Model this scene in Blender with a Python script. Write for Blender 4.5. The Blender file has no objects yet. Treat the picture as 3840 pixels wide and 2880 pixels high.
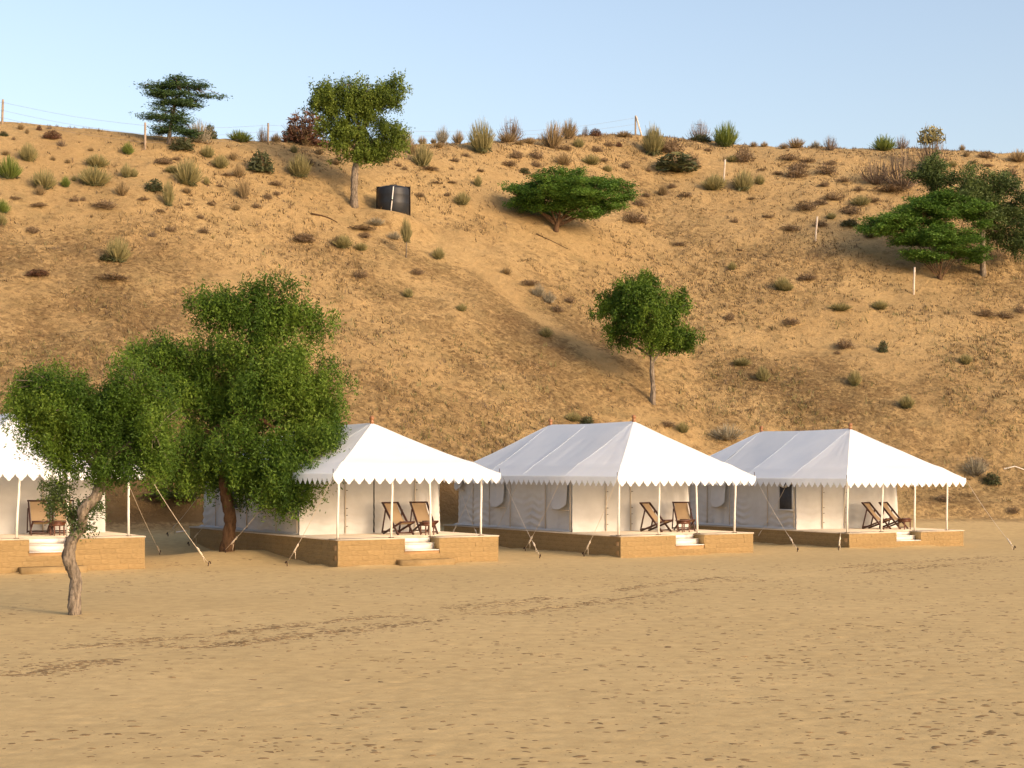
import bpy, math, random
import numpy as np
from mathutils import Vector

# ------------------------------------------------------------------ camera, sky, sun, exposure
scene = bpy.context.scene
COL = scene.collection
F, CX, HY, CAMZ = 6049.0, 1920.0, 1748.0, 3.1     # focal length in photo pixels, centre column, eye level row, eye height in metres

cam_data = bpy.data.cameras.new('camera')
cam_data.sensor_width = 36.0
cam_data.lens = F / 3840.0 * 36.0
cam_data.shift_y = (HY - 1440.0) / 3840.0
cam_data.clip_start = 0.1
cam_data.clip_end = 5000.0
cam = bpy.data.objects.new('camera', cam_data)
COL.objects.link(cam)
cam.location = (0, 0, CAMZ)
cam.rotation_euler = (math.radians(90), 0, 0)
scene.camera = cam

SUN_EL = math.radians(20.0)
SUN_AZ = math.radians(133.0)      # clockwise from +Y seen from above: behind the viewer's right shoulder
world = bpy.data.worlds.new('World')
scene.world = world
world.use_nodes = True
wn, wl = world.node_tree.nodes, world.node_tree.links
bg = wn['Background']
sky = wn.new('ShaderNodeTexSky')
sky.sky_type = 'NISHITA'
sky.sun_disc = False
sky.sun_elevation = SUN_EL
sky.sun_rotation = SUN_AZ
sky.altitude = 200
sky.air_density = 1.0
sky.dust_density = 4.0
sky.ozone_density = 2.4
tint = wn.new('ShaderNodeMix'); tint.data_type = 'RGBA'; tint.blend_type = 'MULTIPLY'      # warm white balance of the hazy air
tint.inputs[0].default_value = 1.0
tint.inputs[7].default_value = (1.15, 0.945, 0.80, 1)
wl.new(sky.outputs['Color'], tint.inputs[6])
wl.new(tint.outputs[2], bg.inputs['Color'])
bg.inputs['Strength'].default_value = 0.15

sun_data = bpy.data.lights.new('sun', 'SUN')
sun_data.energy = 0.8
sun_data.angle = math.radians(5.0)
sun_data.color = (1.0, 0.80, 0.56)
sun = bpy.data.objects.new('sun', sun_data)
COL.objects.link(sun)
SDIR = Vector((math.sin(SUN_AZ) * math.cos(SUN_EL), math.cos(SUN_AZ) * math.cos(SUN_EL), math.sin(SUN_EL)))
sun.rotation_euler = SDIR.to_track_quat('Z', 'Y').to_euler()
sun.location = SDIR * 60

vs = scene.view_settings
vs.view_transform = 'Standard'
vs.look = 'None'
vs.gamma = 1.0
vs.use_curve_mapping = False
vs.exposure = 1.15

rng = np.random.default_rng(7)
random.seed(7)

# ------------------------------------------------------------------ helpers: meshes and tags
def link(o, parent=None):
    COL.objects.link(o)
    if parent is not None:
        o.parent = parent
    return o

def tag(o, label=None, cat=None, group=None, kind=None):
    if label: o['label'] = label
    if cat: o['category'] = cat
    if group: o['group'] = group
    if kind: o['kind'] = kind
    return o

def empty(name, loc, rz=0.0):
    o = bpy.data.objects.new(name, None)
    o.empty_display_size = 0.2
    o.location = loc
    o.rotation_euler = (0, 0, rz)
    return link(o)

def np_mesh(name, V, faces, mat=None, smooth=False, attrs=None):
    """V (n,3); faces (m,3) or (m,4) array, or a list of such arrays / polygons."""
    V = np.asarray(V, dtype=np.float32)
    me = bpy.data.meshes.new(name)
    if isinstance(faces, np.ndarray):
        faces = [faces]
    loops, totals = [], []
    for f in faces:
        f = np.asarray(f, dtype=np.int32)
        if f.ndim == 1:
            f = f[None, :]
        loops.append(f.ravel())
        totals.append(np.full(len(f), f.shape[1], dtype=np.int32))
    loops = np.concatenate(loops)
    totals = np.concatenate(totals)
    starts = np.concatenate(([0], np.cumsum(totals)[:-1])).astype(np.int32)
    me.vertices.add(len(V))
    me.vertices.foreach_set('co', V.ravel())
    me.loops.add(len(loops))
    me.loops.foreach_set('vertex_index', loops)
    me.polygons.add(len(totals))
    me.polygons.foreach_set('loop_start', starts)
    me.polygons.foreach_set('loop_total', totals)
    if smooth:
        me.polygons.foreach_set('use_smooth', np.ones(len(totals), dtype=bool))
    if attrs:
        for k, a in attrs.items():
            at = me.attributes.new(k, 'FLOAT', 'POINT')
            at.data.foreach_set('value', np.asarray(a, dtype=np.float32))
    me.update(calc_edges=True)
    me.validate()
    if mat:
        me.materials.append(mat)
    return me

def obj(name, me, parent=None, loc=(0, 0, 0), rot=(0, 0, 0), scale=(1, 1, 1)):
    o = bpy.data.objects.new(name, me)
    o.location = loc
    o.rotation_euler = rot
    o.scale = scale
    return link(o, parent)

class MB:
    """collects simple solids into one mesh"""
    def __init__(self):
        self.v, self.f, self.n = [], [], 0
    def add(self, V, faces):
        V = np.asarray(V, dtype=float)
        self.v.append(V)
        for f in faces:
            self.f.append(np.asarray(f) + self.n)
        self.n += len(V)
        return self
    def box(self, a, b):
        x0, y0, z0 = a; x1, y1, z1 = b
        V = [(x0,y0,z0),(x1,y0,z0),(x1,y1,z0),(x0,y1,z0),(x0,y0,z1),(x1,y0,z1),(x1,y1,z1),(x0,y1,z1)]
        return self.add(V, [(0,3,2,1),(4,5,6,7),(0,1,5,4),(1,2,6,5),(2,3,7,6),(3,0,4,7)])
    def beam(self, p, q, w, t):
        """rectangular bar from p to q, w wide along x where possible, t thick"""
        p, q = Vector(p), Vector(q)
        d = (q - p).normalized()
        s = Vector((1, 0, 0))
        if abs(d.dot(s)) > 0.9:
            s = Vector((0, 1, 0))
        n = d.cross(s).normalized()
        s = n.cross(d).normalized()
        V = []
        for e in (p, q):
            for a, b in ((-1,-1),(1,-1),(1,1),(-1,1)):
                V.append(e + s * (a * w / 2) + n * (b * t / 2))
        return self.add([tuple(v) for v in V], [(3,2,1,0),(4,5,6,7),(0,1,5,4),(1,2,6,5),(2,3,7,6),(3,0,4,7)])
    def tube(self, pts, radii, n=8, cap=True, rough=0.0, seed=0):
        pts = [Vector(p) for p in pts]
        r_ = random.Random(seed)
        if not hasattr(radii, '__len__'):
            radii = [radii] * len(pts)
        V, faces = [], []
        up = Vector((0.31, 0.95, 0.05)).normalized()
        for i, p in enumerate(pts):
            a = pts[max(i-1, 0)]; b = pts[min(i+1, len(pts)-1)]
            d = (b - a).normalized()
            s = d.cross(up)
            if s.length < 1e-3: s = d.cross(Vector((1, 0, 0)))
            s.normalize(); t = d.cross(s)
            for k in range(n):
                an = 2 * math.pi * k / n
                rr = radii[i] * (1 + rough * (r_.random() - 0.5) * 2)
                V.append(tuple(p + s * (math.cos(an) * rr) + t * (math.sin(an) * rr)))
        for i in range(len(pts) - 1):
            for k in range(n):
                k2 = (k + 1) % n
                faces.append((i*n+k, i*n+k2, (i+1)*n+k2, (i+1)*n+k))
        if cap:
            faces.append(tuple(range(n))[::-1])
            faces.append(tuple((len(pts)-1)*n + k for k in range(n)))
        return self.add(V, faces)
    def lathe(self, prof, c=(0, 0, 0), n=12):
        V, faces = [], []
        for r, z in prof:
            for k in range(n):
                an = 2 * math.pi * k / n
                V.append((c[0] + r * math.cos(an), c[1] + r * math.sin(an), c[2] + z))
        for i in range(len(prof) - 1):
            for k in range(n):
                k2 = (k + 1) % n
                faces.append((i*n+k, i*n+k2, (i+1)*n+k2, (i+1)*n+k))
        faces.append(tuple(range(n))[::-1])
        faces.append(tuple((len(prof)-1)*n + k for k in range(n)))
        return self.add(V, faces)
    def mesh(self, name, mat, smooth=False):
        return np_mesh(name, np.concatenate(self.v), self.f, mat, smooth)
    def build(self, name, mat, parent=None, smooth=False, **kw):
        return obj(name, self.mesh(name, mat, smooth), parent, **kw)

def grid_mesh(name, P, mat, smooth=True, attrs=None):
    """P (m,n,3) array of points"""
    m, n = P.shape[:2]
    i = np.arange(m * n).reshape(m, n)
    fq = np.stack([i[:-1, :-1], i[:-1, 1:], i[1:, 1:], i[1:, :-1]], -1).reshape(-1, 4)
    return np_mesh(name, P.reshape(-1, 3), fq, mat, smooth, attrs)

# ------------------------------------------------------------------ value noise
_T = np.random.default_rng(99).random((512, 512))
def vnoise(x, y, seed=0):
    x = np.asarray(x, float) + seed * 37.31; y = np.asarray(y, float) + seed * 91.7
    ix = np.floor(x).astype(int); iy = np.floor(y).astype(int)
    fx = x - ix; fy = y - iy
    fx = fx*fx*fx*(fx*(fx*6-15)+10); fy = fy*fy*fy*(fy*(fy*6-15)+10)
    a = _T[ix & 511, iy & 511]; b = _T[(ix+1) & 511, iy & 511]
    c = _T[ix & 511, (iy+1) & 511]; d = _T[(ix+1) & 511, (iy+1) & 511]
    return (a*(1-fx)+b*fx)*(1-fy) + (c*(1-fx)+d*fx)*fy - 0.5
def sstep(a, b, x):
    t = np.clip((np.asarray(x, float)-a)/(b-a), 0, 1)
    return t*t*(3-2*t)

# ------------------------------------------------------------------ materials
def new_mat(name):
    m = bpy.data.materials.new(name)
    m.use_nodes = True
    nt = m.node_tree
    return m, nt.nodes, nt.links, nt.nodes['Principled BSDF']

def ramp(N, stops):
    r = N.new('ShaderNodeValToRGB')
    e = r.color_ramp.elements
    while len(e) < len(stops): e.new(0.5)
    for el, (p, c) in zip(e, stops):
        el.position = p; el.color = (*c, 1)
    return r

def noise_node(N, L, vec, scale, detail=6, rough=0.6):
    n = N.new('ShaderNodeTexNoise')
    n.inputs['Scale'].default_value = scale
    n.inputs['Detail'].default_value = detail
    n.inputs['Roughness'].default_value = rough
    if vec is not None: L.new(vec, n.inputs['Vector'])
    return n

def mix_col(N, L, a, b, fac, mode='MIX'):
    m = N.new('ShaderNodeMix'); m.data_type = 'RGBA'; m.blend_type = mode
    for sock, v in ((m.inputs[6], a), (m.inputs[7], b)):
        if isinstance(v, tuple): sock.default_value = (*v, 1)
        else: L.new(v, sock)
    if isinstance(fac, float): m.inputs[0].default_value = fac
    else: L.new(fac, m.inputs[0])
    return m.outputs[2]

def surf(name, c1, c2, scale=4.0, rough=0.85, bump=0.15, bump_scale=None, rand=0.0, stretch=None, spec=0.25, detail=6, dist=0.02):
    """two-tone noise surface in object space, per-object brightness variation, fine bump"""
    m, N, L, B = new_mat(name)
    tc = N.new('ShaderNodeTexCoord')
    vec = tc.outputs['Object']
    if stretch:
        mp = N.new('ShaderNodeMapping'); mp.inputs['Scale'].default_value = stretch
        L.new(vec, mp.inputs['Vector']); vec = mp.outputs['Vector']
    n = noise_node(N, L, vec, scale, detail)
    r = ramp(N, [(0.3, c1), (0.72, c2)])
    L.new(n.outputs['Fac'], r.inputs['Fac'])
    col = r.outputs['Color']
    if rand:
        oi = N.new('ShaderNodeObjectInfo')
        mr = N.new('ShaderNodeMapRange')
        mr.inputs['To Min'].default_value = 1 - rand; mr.inputs['To Max'].default_value = 1 + rand
        L.new(oi.outputs['Random'], mr.inputs['Value'])
        hv = N.new('ShaderNodeHueSaturation')
        L.new(col, hv.inputs['Color']); L.new(mr.outputs['Result'], hv.inputs['Value'])
        col = hv.outputs['Color']
    L.new(col, B.inputs['Base Color'])
    B.inputs['Roughness'].default_value = rough
    B.inputs['Specular IOR Level'].default_value = spec
    if bump:
        n2 = noise_node(N, L, vec, bump_scale or scale * 6, 4)
        bp = N.new('ShaderNodeBump'); bp.inputs['Strength'].default_value = bump
        bp.inputs['Distance'].default_value = dist
        L.new(n2.outputs['Fac'], bp.inputs['Height']); L.new(bp.outputs['Normal'], B.inputs['Normal'])
    return m

def canvas_mat(name, c1, c2, trans=0.15, rand=0.03):
    m = surf(name, c1, c2, 1.6, 0.92, 0.12, 60.0, rand, spec=0.1)
    N, L = m.node_tree.nodes, m.node_tree.links
    B = N['Principled BSDF']
    t = N.new('ShaderNodeBsdfTranslucent')
    t.inputs['Color'].default_value = (*c2, 1)
    mx = N.new('ShaderNodeMixShader'); mx.inputs[0].default_value = trans
    L.new(B.outputs[0], mx.inputs[1]); L.new(t.outputs[0], mx.inputs[2])
    L.new(mx.outputs[0], N['Material Output'].inputs['Surface'])
    return m

def leaf_mat(name, dark, mid, light, trans=0.22):
    m, N, L, B = new_mat(name)
    g = N.new('ShaderNodeNewGeometry')
    at = N.new('ShaderNodeAttribute'); at.attribute_name = 'tone'
    a = N.new('ShaderNodeMath'); a.operation = 'MULTIPLY_ADD'
    a.inputs[1].default_value = 0.45
    L.new(g.outputs['Random Per Island'], a.inputs[0])
    b = N.new('ShaderNodeMath'); b.operation = 'MULTIPLY'; b.inputs[1].default_value = 0.55
    L.new(at.outputs['Fac'], b.inputs[0]); L.new(b.outputs[0], a.inputs[2])
    r = ramp(N, [(0.1, dark), (0.5, mid), (0.95, light)])
    L.new(a.outputs[0], r.inputs['Fac'])
    L.new(r.outputs['Color'], B.inputs['Base Color'])
    B.inputs['Roughness'].default_value = 0.6
    B.inputs['Specular IOR Level'].default_value = 0.25
    t = N.new('ShaderNodeBsdfTranslucent')
    L.new(r.outputs['Color'], t.inputs['Color'])
    mx = N.new('ShaderNodeMixShader'); mx.inputs[0].default_value = trans
    L.new(B.outputs[0], mx.inputs[1]); L.new(t.outputs[0], mx.inputs[2])
    L.new(mx.outputs[0], N['Material Output'].inputs['Surface'])
    return m

def sand_material(name):
    """dry sand; the 'dune' attribute carries it over to the warmer, littered sand of the slope, 'litter' says how much lies on it"""
    m, N, L, B = new_mat(name)
    tc = N.new('ShaderNodeTexCoord'); P = tc.outputs['Object']
    dn = N.new('ShaderNodeAttribute'); dn.attribute_name = 'dune'
    at = N.new('ShaderNodeAttribute'); at.attribute_name = 'litter'
    big = noise_node(N, L, P, 0.12, 5, 0.6)
    ra = ramp(N, [(0.3, (0.50, 0.370, 0.175)), (0.7, (0.56, 0.42, 0.205))])
    rb = ramp(N, [(0.3, (0.43, 0.300, 0.138)), (0.7, (0.50, 0.36, 0.17))])
    L.new(big.outputs['Fac'], ra.inputs['Fac']); L.new(big.outputs['Fac'], rb.inputs['Fac'])
    col = mix_col(N, L, ra.outputs['Color'], rb.outputs['Color'], dn.outputs['Fac'])
    fine = noise_node(N, L, P, 3.0, 8, 0.7)
    r2 = ramp(N, [(0.3, (0.80, 0.79, 0.78)), (0.7, (1.07, 1.07, 1.07))])
    L.new(fine.outputs['Fac'], r2.inputs['Fac'])
    col = mix_col(N, L, col, r2.outputs['Color'], 1.0, 'MULTIPLY')
    # dry leaf litter and dead grass lying on the sand, in patches and in crumbs
    def layer(scale, lo, hi, amount, c1, c2, cs):
        nonlocal col
        ln = noise_node(N, L, P, scale, 10, 0.72)
        add = N.new('ShaderNodeMath'); add.operation = 'ADD'
        L.new(ln.outputs['Fac'], add.inputs[0]); L.new(at.outputs['Fac'], add.inputs[1])
        mr = N.new('ShaderNodeMapRange'); mr.inputs['From Min'].default_value = lo; mr.inputs['From Max'].default_value = hi
        mr.inputs['To Max'].default_value = amount
        L.new(add.outputs[0], mr.inputs['Value'])
        mu = N.new('ShaderNodeMath'); mu.operation = 'MULTIPLY'
        L.new(mr.outputs['Result'], mu.inputs[0]); L.new(dn.outputs['Fac'], mu.inputs[1])
        cn = noise_node(N, L, P, cs, 3, 0.6)
        lc = ramp(N, [(0.38, c1), (0.62, c2)])
        L.new(cn.outputs['Fac'], lc.inputs['Fac'])
        col = mix_col(N, L, col, lc.outputs['Color'], mu.outputs[0])
    layer(0.8, 0.42, 0.60, 0.55, (0.235, 0.155, 0.070), (0.265, 0.20, 0.092), 0.4)
    layer(2.4, 0.49, 0.58, 0.70, (0.18, 0.115, 0.052), (0.23, 0.165, 0.075), 0.7)
    layer(5.0, 0.55, 0.63, 0.75, (0.10, 0.060, 0.028), (0.15, 0.100, 0.05), 1.0)
    L.new(col, B.inputs['Base Color'])
    B.inputs['Roughness'].default_value = 0.95
    B.inputs['Specular IOR Level'].default_value = 0.05
    b1 = noise_node(N, L, P, 7.0, 6, 0.7)
    b2 = noise_node(N, L, P, 2.4, 10, 0.72)
    m1 = N.new('ShaderNodeMath'); m1.operation = 'MULTIPLY'; m1.inputs[1].default_value = 0.012
    L.new(b1.outputs['Fac'], m1.inputs[0])
    m2 = N.new('ShaderNodeMath'); m2.operation = 'MULTIPLY'; m2.inputs[1].default_value = 0.30
    L.new(b2.outputs['Fac'], m2.inputs[0])
    m3 = N.new('ShaderNodeMath'); m3.operation = 'MULTIPLY_ADD'
    L.new(m2.outputs[0], m3.inputs[0]); L.new(dn.outputs['Fac'], m3.inputs[1]); L.new(m1.outputs[0], m3.inputs[2])
    bp = N.new('ShaderNodeBump'); bp.inputs['Strength'].default_value = 1.0
    bp.inputs['Distance'].default_value = 1.0
    L.new(m3.outputs[0], bp.inputs['Height']); L.new(bp.outputs['Normal'], B.inputs['Normal'])
    return m

M = {}
M['sand'] = sand_material('sand')
M['dune'] = M['sand']
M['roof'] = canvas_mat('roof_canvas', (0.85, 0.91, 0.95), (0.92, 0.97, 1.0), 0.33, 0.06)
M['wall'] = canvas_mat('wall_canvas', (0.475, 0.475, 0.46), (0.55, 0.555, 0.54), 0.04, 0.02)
M['seam'] = surf('canvas_tape', (0.46, 0.40, 0.32), (0.52, 0.46, 0.37), 5, 0.9, 0.1)
M['block'] = surf('sandstone_block', (0.235, 0.162, 0.070), (0.325, 0.232, 0.108), 3.5, 0.9, 0.5, 30, 0.06, dist=0.01)
M['mortar'] = surf('mortar', (0.36, 0.22, 0.10), (0.42, 0.27, 0.13), 6, 0.95, 0.3)
M['cement'] = surf('cement_slab', (0.42, 0.36, 0.27), (0.56, 0.49, 0.38), 1.5, 0.85, 0.15)
M['marble'] = surf('white_marble', (0.55, 0.53, 0.50), (0.80, 0.78, 0.73), 2.2, 0.4, 0.0, stretch=(1, 1, 2.5), detail=9)
M['pole'] = surf('painted_pole', (0.70, 0.66, 0.58), (0.80, 0.77, 0.70), 6, 0.6, 0.2)
M['rope'] = surf('cotton_rope', (0.52, 0.45, 0.34), (0.66, 0.58, 0.46), 30, 0.95, 0.4, 80)
M['peg'] = surf('rusty_iron', (0.03, 0.018, 0.012), (0.07, 0.04, 0.025), 20, 0.8, 0.3)
M['screen'] = surf('netting_and_slit_dark', (0.035, 0.038, 0.048), (0.055, 0.06, 0.07), 8, 0.8, 0.1)  # window netting; also the painted darkness behind the door slit
M['finial'] = surf('turned_wood', (0.20, 0.085, 0.03), (0.32, 0.15, 0.06), 12, 0.4, 0.1, spec=0.5)
M['wood'] = surf('dark_hardwood', (0.030, 0.008, 0.005), (0.065, 0.018, 0.010), 6, 0.4, 0.15, 40, stretch=(6, 6, 1), spec=0.5)
M['table_wood'] = surf('brown_wood', (0.07, 0.022, 0.009), (0.13, 0.045, 0.018), 6, 0.4, 0.15, 40, stretch=(6, 6, 1), spec=0.5)
M['sling'] = canvas_mat('tan_sling_canvas', (0.30, 0.215, 0.125), (0.36, 0.265, 0.16), 0.1)
M['bark'] = surf('grey_bark', (0.045, 0.034, 0.024), (0.36, 0.30, 0.225), 9.0, 0.95, 1.0, 14, stretch=(1.8, 1.8, 0.5), detail=8, dist=0.05)
M['bark_brown'] = surf('brown_bark', (0.05, 0.028, 0.014), (0.16, 0.095, 0.05), 6.0, 0.95, 1.0, 14, stretch=(1.6, 1.6, 0.45), detail=8, dist=0.05)
M['leaf_droop'] = leaf_mat('leaf_drooping', (0.030, 0.070, 0.006), (0.070, 0.135, 0.012), (0.15, 0.23, 0.028))
M['leaf_olive'] = leaf_mat('leaf_olive', (0.045, 0.075, 0.010), (0.10, 0.15, 0.018), (0.18, 0.24, 0.040))
M['leaf_acacia'] = leaf_mat('leaf_acacia', (0.025, 0.055, 0.018), (0.05, 0.10, 0.030), (0.09, 0.15, 0.045))
M['leaf_umbrella'] = leaf_mat('leaf_umbrella', (0.035, 0.085, 0.010), (0.075, 0.165, 0.020), (0.14, 0.25, 0.04))
M['leaf_dull'] = leaf_mat('leaf_dull', (0.035, 0.060, 0.018), (0.075, 0.115, 0.03), (0.13, 0.18, 0.055))
M['s_green'] = leaf_mat('stem_green', (0.08, 0.12, 0.020), (0.15, 0.20, 0.040), (0.24, 0.28, 0.08))
M['s_olive'] = leaf_mat('stem_olive', (0.16, 0.15, 0.062), (0.27, 0.245, 0.105), (0.38, 0.33, 0.16))
M['s_dark'] = leaf_mat('stem_darkgreen', (0.045, 0.055, 0.025), (0.085, 0.10, 0.045), (0.15, 0.16, 0.07))
M['s_dead'] = leaf_mat('stem_dead', (0.11, 0.076, 0.046), (0.19, 0.135, 0.08), (0.30, 0.215, 0.13), 0.1)
M['s_dry'] = leaf_mat('stem_dry', (0.15, 0.105, 0.05), (0.27, 0.20, 0.10), (0.40, 0.30, 0.16), 0.2)
M['s_twig'] = leaf_mat('stem_twig', (0.09, 0.065, 0.045), (0.17, 0.125, 0.085), (0.26, 0.20, 0.14), 0.1)
M['s_red'] = leaf_mat('stem_red', (0.07, 0.030, 0.018), (0.13, 0.062, 0.038), (0.20, 0.12, 0.07), 0.1)
M['s_pale'] = leaf_mat('stem_pale', (0.20, 0.18, 0.12), (0.30, 0.27, 0.19), (0.42, 0.38, 0.28), 0.2)
M['plastic'] = surf('black_plastic', (0.010, 0.012, 0.015), (0.018, 0.021, 0.026), 3, 0.5, 0.03, spec=0.4)
M['sheet'] = surf('black_sheet', (0.012, 0.009, 0.008), (0.02, 0.016, 0.014), 3, 0.8, 0.1)
M['pipe'] = surf('white_pipe', (0.66, 0.64, 0.58), (0.76, 0.74, 0.68), 6, 0.5, 0.0)
M['post'] = surf('whitewashed_stone', (0.50, 0.42, 0.33), (0.68, 0.60, 0.50), 6, 0.9, 0.4)
M['fence_post'] = surf('weathered_stone', (0.26, 0.20, 0.145), (0.40, 0.32, 0.24), 6, 0.9, 0.4)
M['wire'] = surf('fence_wire', (0.20, 0.18, 0.16), (0.28, 0.26, 0.24), 10, 0.7, 0.0)

# ------------------------------------------------------------------ terrain
S22 = 3840.0 / 2212.0
_cr = np.array([(-400,250),(0,262),(150,275),(300,291),(420,297),(480,302),(560,303),(700,306),(850,312),(1000,309),(1100,304),(1200,298),
                (1290,290),(1380,292),(1480,299),(1600,312),(1700,318),(1800,319),(1900,322),(2000,320),(2100,327),(2212,330),(2700,350)], float) * S22
_yb = (np.array([-90, -40, -18, 10, 40, 90.]), np.array([50, 54, 61, 77, 80, 82.]))
SLOPE, BANK = 0.60, 1.4

def yb_of(x):
    return np.interp(x, *_yb) + 1.6 * vnoise(np.asarray(x) * 0.25, 0.0, 3)

_gx = np.arange(-95, 96, 1.0)
_base = np.interp(_gx, *_yb)
_yc = np.full(_gx.shape, 105.0)
for _ in range(20):
    v_ = np.interp(CX + F * _gx / _yc, _cr[:, 0], _cr[:, 1])
    a_ = (HY - v_) / F
    _yc = (CAMZ - BANK + SLOPE * _base) / (SLOPE - a_)
_hc = CAMZ + a_ * _yc

PLAT = None
def height(x, y):
    x = np.asarray(x, float); y = np.asarray(y, float)
    yb = yb_of(x)
    s = y - yb
    ys = np.interp(x, *_yb)
    bank = BANK * (0.35 + 0.65 * sstep(9, 2, x)) * sstep(-0.2, 0.8, s) + BANK * 0.65 * sstep(2, 9, x) * sstep(0, 9, s)
    line = SLOPE * (np.sqrt((y - ys) ** 2 + 1.5) + (y - ys)) / 2 - 0.0
    L = bank + line
    yc = np.interp(x, _gx, _yc); hc = np.interp(x, _gx, _hc) + 0.35
    T = hc - 0.05 * (y - yc) - 0.0006 * np.maximum(y - yc, 0) ** 2
    k = 2.6
    d = np.clip(k - np.abs(L - T), 0, k) / k
    h = np.minimum(L, T) - d * d * k * 0.25
    up = sstep(-1, 6, s)
    bare = sstep(-22, -30, x) * sstep(15, 20, h)
    rel = 0.55 * vnoise(x / 9, y / 9, 1) + 0.32 * vnoise(x / 3.6, y / 3.6, 2)
    rel += (0.16 * vnoise(x / 1.3, y / 1.3, 4) + 0.10 * vnoise(x / 0.55, y / 0.55, 5)) * (1 - 0.8 * bare)
    # rough broken face of the cut bank
    face = sstep(-0.3, 0.4, s) * sstep(2.2, 1.0, s) * sstep(8, 2, x)
    rel += face * 0.35 * vnoise(x / 0.7, y / 0.7, 6)
    flat = -0.06 + 0.06 * vnoise(x / 6, y / 6, 7) + 0.02 * vnoise(x / 1.7, y / 1.7, 8)
    rise = 0.45 * sstep(-9, 0, s)
    mound = 0.31 * np.exp(-(((x + 9.6) / 2.2) ** 2 + ((y - 54.4) / 2.2) ** 2))
    h = h + up * rel + (1 - up) * flat + rise * (1 - up) + 0.45 * up + mound
    if PLAT is not None:                      # levelled stand dug for the water tank
        px_, py_, pz_ = PLAT
        w_ = np.exp(-(((x - px_) / 1.9) ** 2 + ((y - py_ + 0.3) / 1.7) ** 2) ** 2)
        h = h * (1 - w_) + (pz_ - 0.17 * (x - px_)) * w_
    return h

def pix(u, v, y):
    """the point at depth y seen at photo pixel (u, v)"""
    return Vector(((u - CX) / F * y, y, CAMZ + (HY - v) / F * y))

_ry = np.concatenate([np.arange(14, 60, 0.06), np.arange(60, 150, 0.08)])
def ground_at(u, v):
    """where the line of sight through photo pixel (u, v) meets the ground"""
    x = (u - CX) / F * _ry
    z = CAMZ + (HY - v) / F * _ry
    gap = height(x, _ry) - z
    hit = np.nonzero(gap >= 0)[0]
    y = _ry[hit[0]] if len(hit) else _ry[600 + int(np.argmax(gap[600:]))]      # over the crest: stand on the crest
    x = (u - CX) / F * y
    return Vector((x, y, float(height(x, y))))

# skyline correction so that the crest stands where the photo shows it
for _ in range(3):
    yy = np.arange(80, 145, 0.5)
    HX, HYY = np.meshgrid(_gx, yy)
    A = (height(HX, HYY) - CAMZ) / HYY
    U = CX + F * HX / HYY
    V = HY - F * A
    corr = np.zeros_like(_gx)
    for i, x in enumerate(_gx):
        j = int(np.argmax(A[:, i]))
        want = (HY - np.interp(U[j, i], _cr[:, 0], _cr[:, 1])) / F
        corr[i] = (want - A[j, i]) * yy[j]
    _hc = _hc + np.convolve(np.pad(corr, 2, mode='edge'), np.ones(5) / 5, 'valid')

_tk = ground_at(1475, 800)
PLAT = (_tk.x, _tk.y, _tk.z)

# where the tents stand
PW, PL = 5.83, 12.7
class Tent: pass
def tent_frame(x, y, top, yaw, ridge):
    t = Tent(); t.ridge = ridge; t.x, t.y, t.top, t.yaw = x, y, top, math.radians(yaw)
    t.c, t.s = math.cos(t.yaw), math.sin(t.yaw)
    return t
TA = tent_frame(-16.25, 46.3, 0.97, 30.0, 3.85)
TB = tent_frame(-5.39, 49.9, 0.83, 32.0, 3.72)
TC = tent_frame(3.73, 55.4, 0.70, 30.9, 4.06)
TD = tent_frame(12.71, 60.8, 0.58, 29.0, 4.03)

# near sand with footprints and wheel tracks
def stamp(H, xs, ys, cx, cy, rx, ry, ang, depth):
    R = max(rx, ry) * 1.9
    i0, i1 = np.searchsorted(xs, [cx - R, cx + R]); j0, j1 = np.searchsorted(ys, [cy - R, cy + R])
    if i1 - i0 < 2 or j1 - j0 < 2: return
    X, Y = np.meshgrid(xs[i0:i1] - cx, ys[j0:j1] - cy)
    c, s = math.cos(ang), math.sin(ang)
    q = ((X * c + Y * s) / rx) ** 2 + ((-X * s + Y * c) / ry) ** 2
    H[j0:j1, i0:i1] += -depth * np.exp(-q ** 2 * 1.2) + 0.12 * depth * np.exp(-(np.sqrt(q) - 1.45) ** 2 * 8)

xs = np.arange(-23, 23.01, 0.105)
ys = np.concatenate([np.arange(11, 40, 0.085), np.arange(40, 56.6, 0.10)])
X, Y = np.meshgrid(xs, ys)
H = height(X, Y)
H += 0.003 * vnoise(X / 0.45, Y / 0.45, 11)
n = 0
while n < 5200:
    cy = 14 + 40 * rng.random() ** 1.2
    cx = (rng.random() - 0.5) * cy * 0.72
    dens = 0.30 + 0.45 * sstep(-6, 8, cx + 0.1 * (30 - cy)) + 0.9 * vnoise(cx / 3.5, cy / 3.5, 21)
    if rng.random() > dens: continue
    n += 1
    sz = 0.6 + 0.7 * rng.random()
    stamp(H, xs, ys, cx, cy, 0.13 * sz, 0.085 * sz, rng.normal(0.2, 0.5), (0.002 + 0.010 * rng.random() ** 3))
# walked lines of prints
for k in range(16):
    a = rng.normal(0.5, 0.5); x0 = rng.uniform(-6, 12); y0 = rng.uniform(18, 44)
    for q in range(26):
        a += rng.normal(0, 0.05)
        x0 += 0.36 * math.cos(a); y0 += 0.36 * math.sin(a)
        sd = 0.11 if q % 2 else -0.11
        stamp(H, xs, ys, x0 - sd * math.sin(a), y0 + sd * math.cos(a), 0.15, 0.085, a, 0.008)
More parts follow.
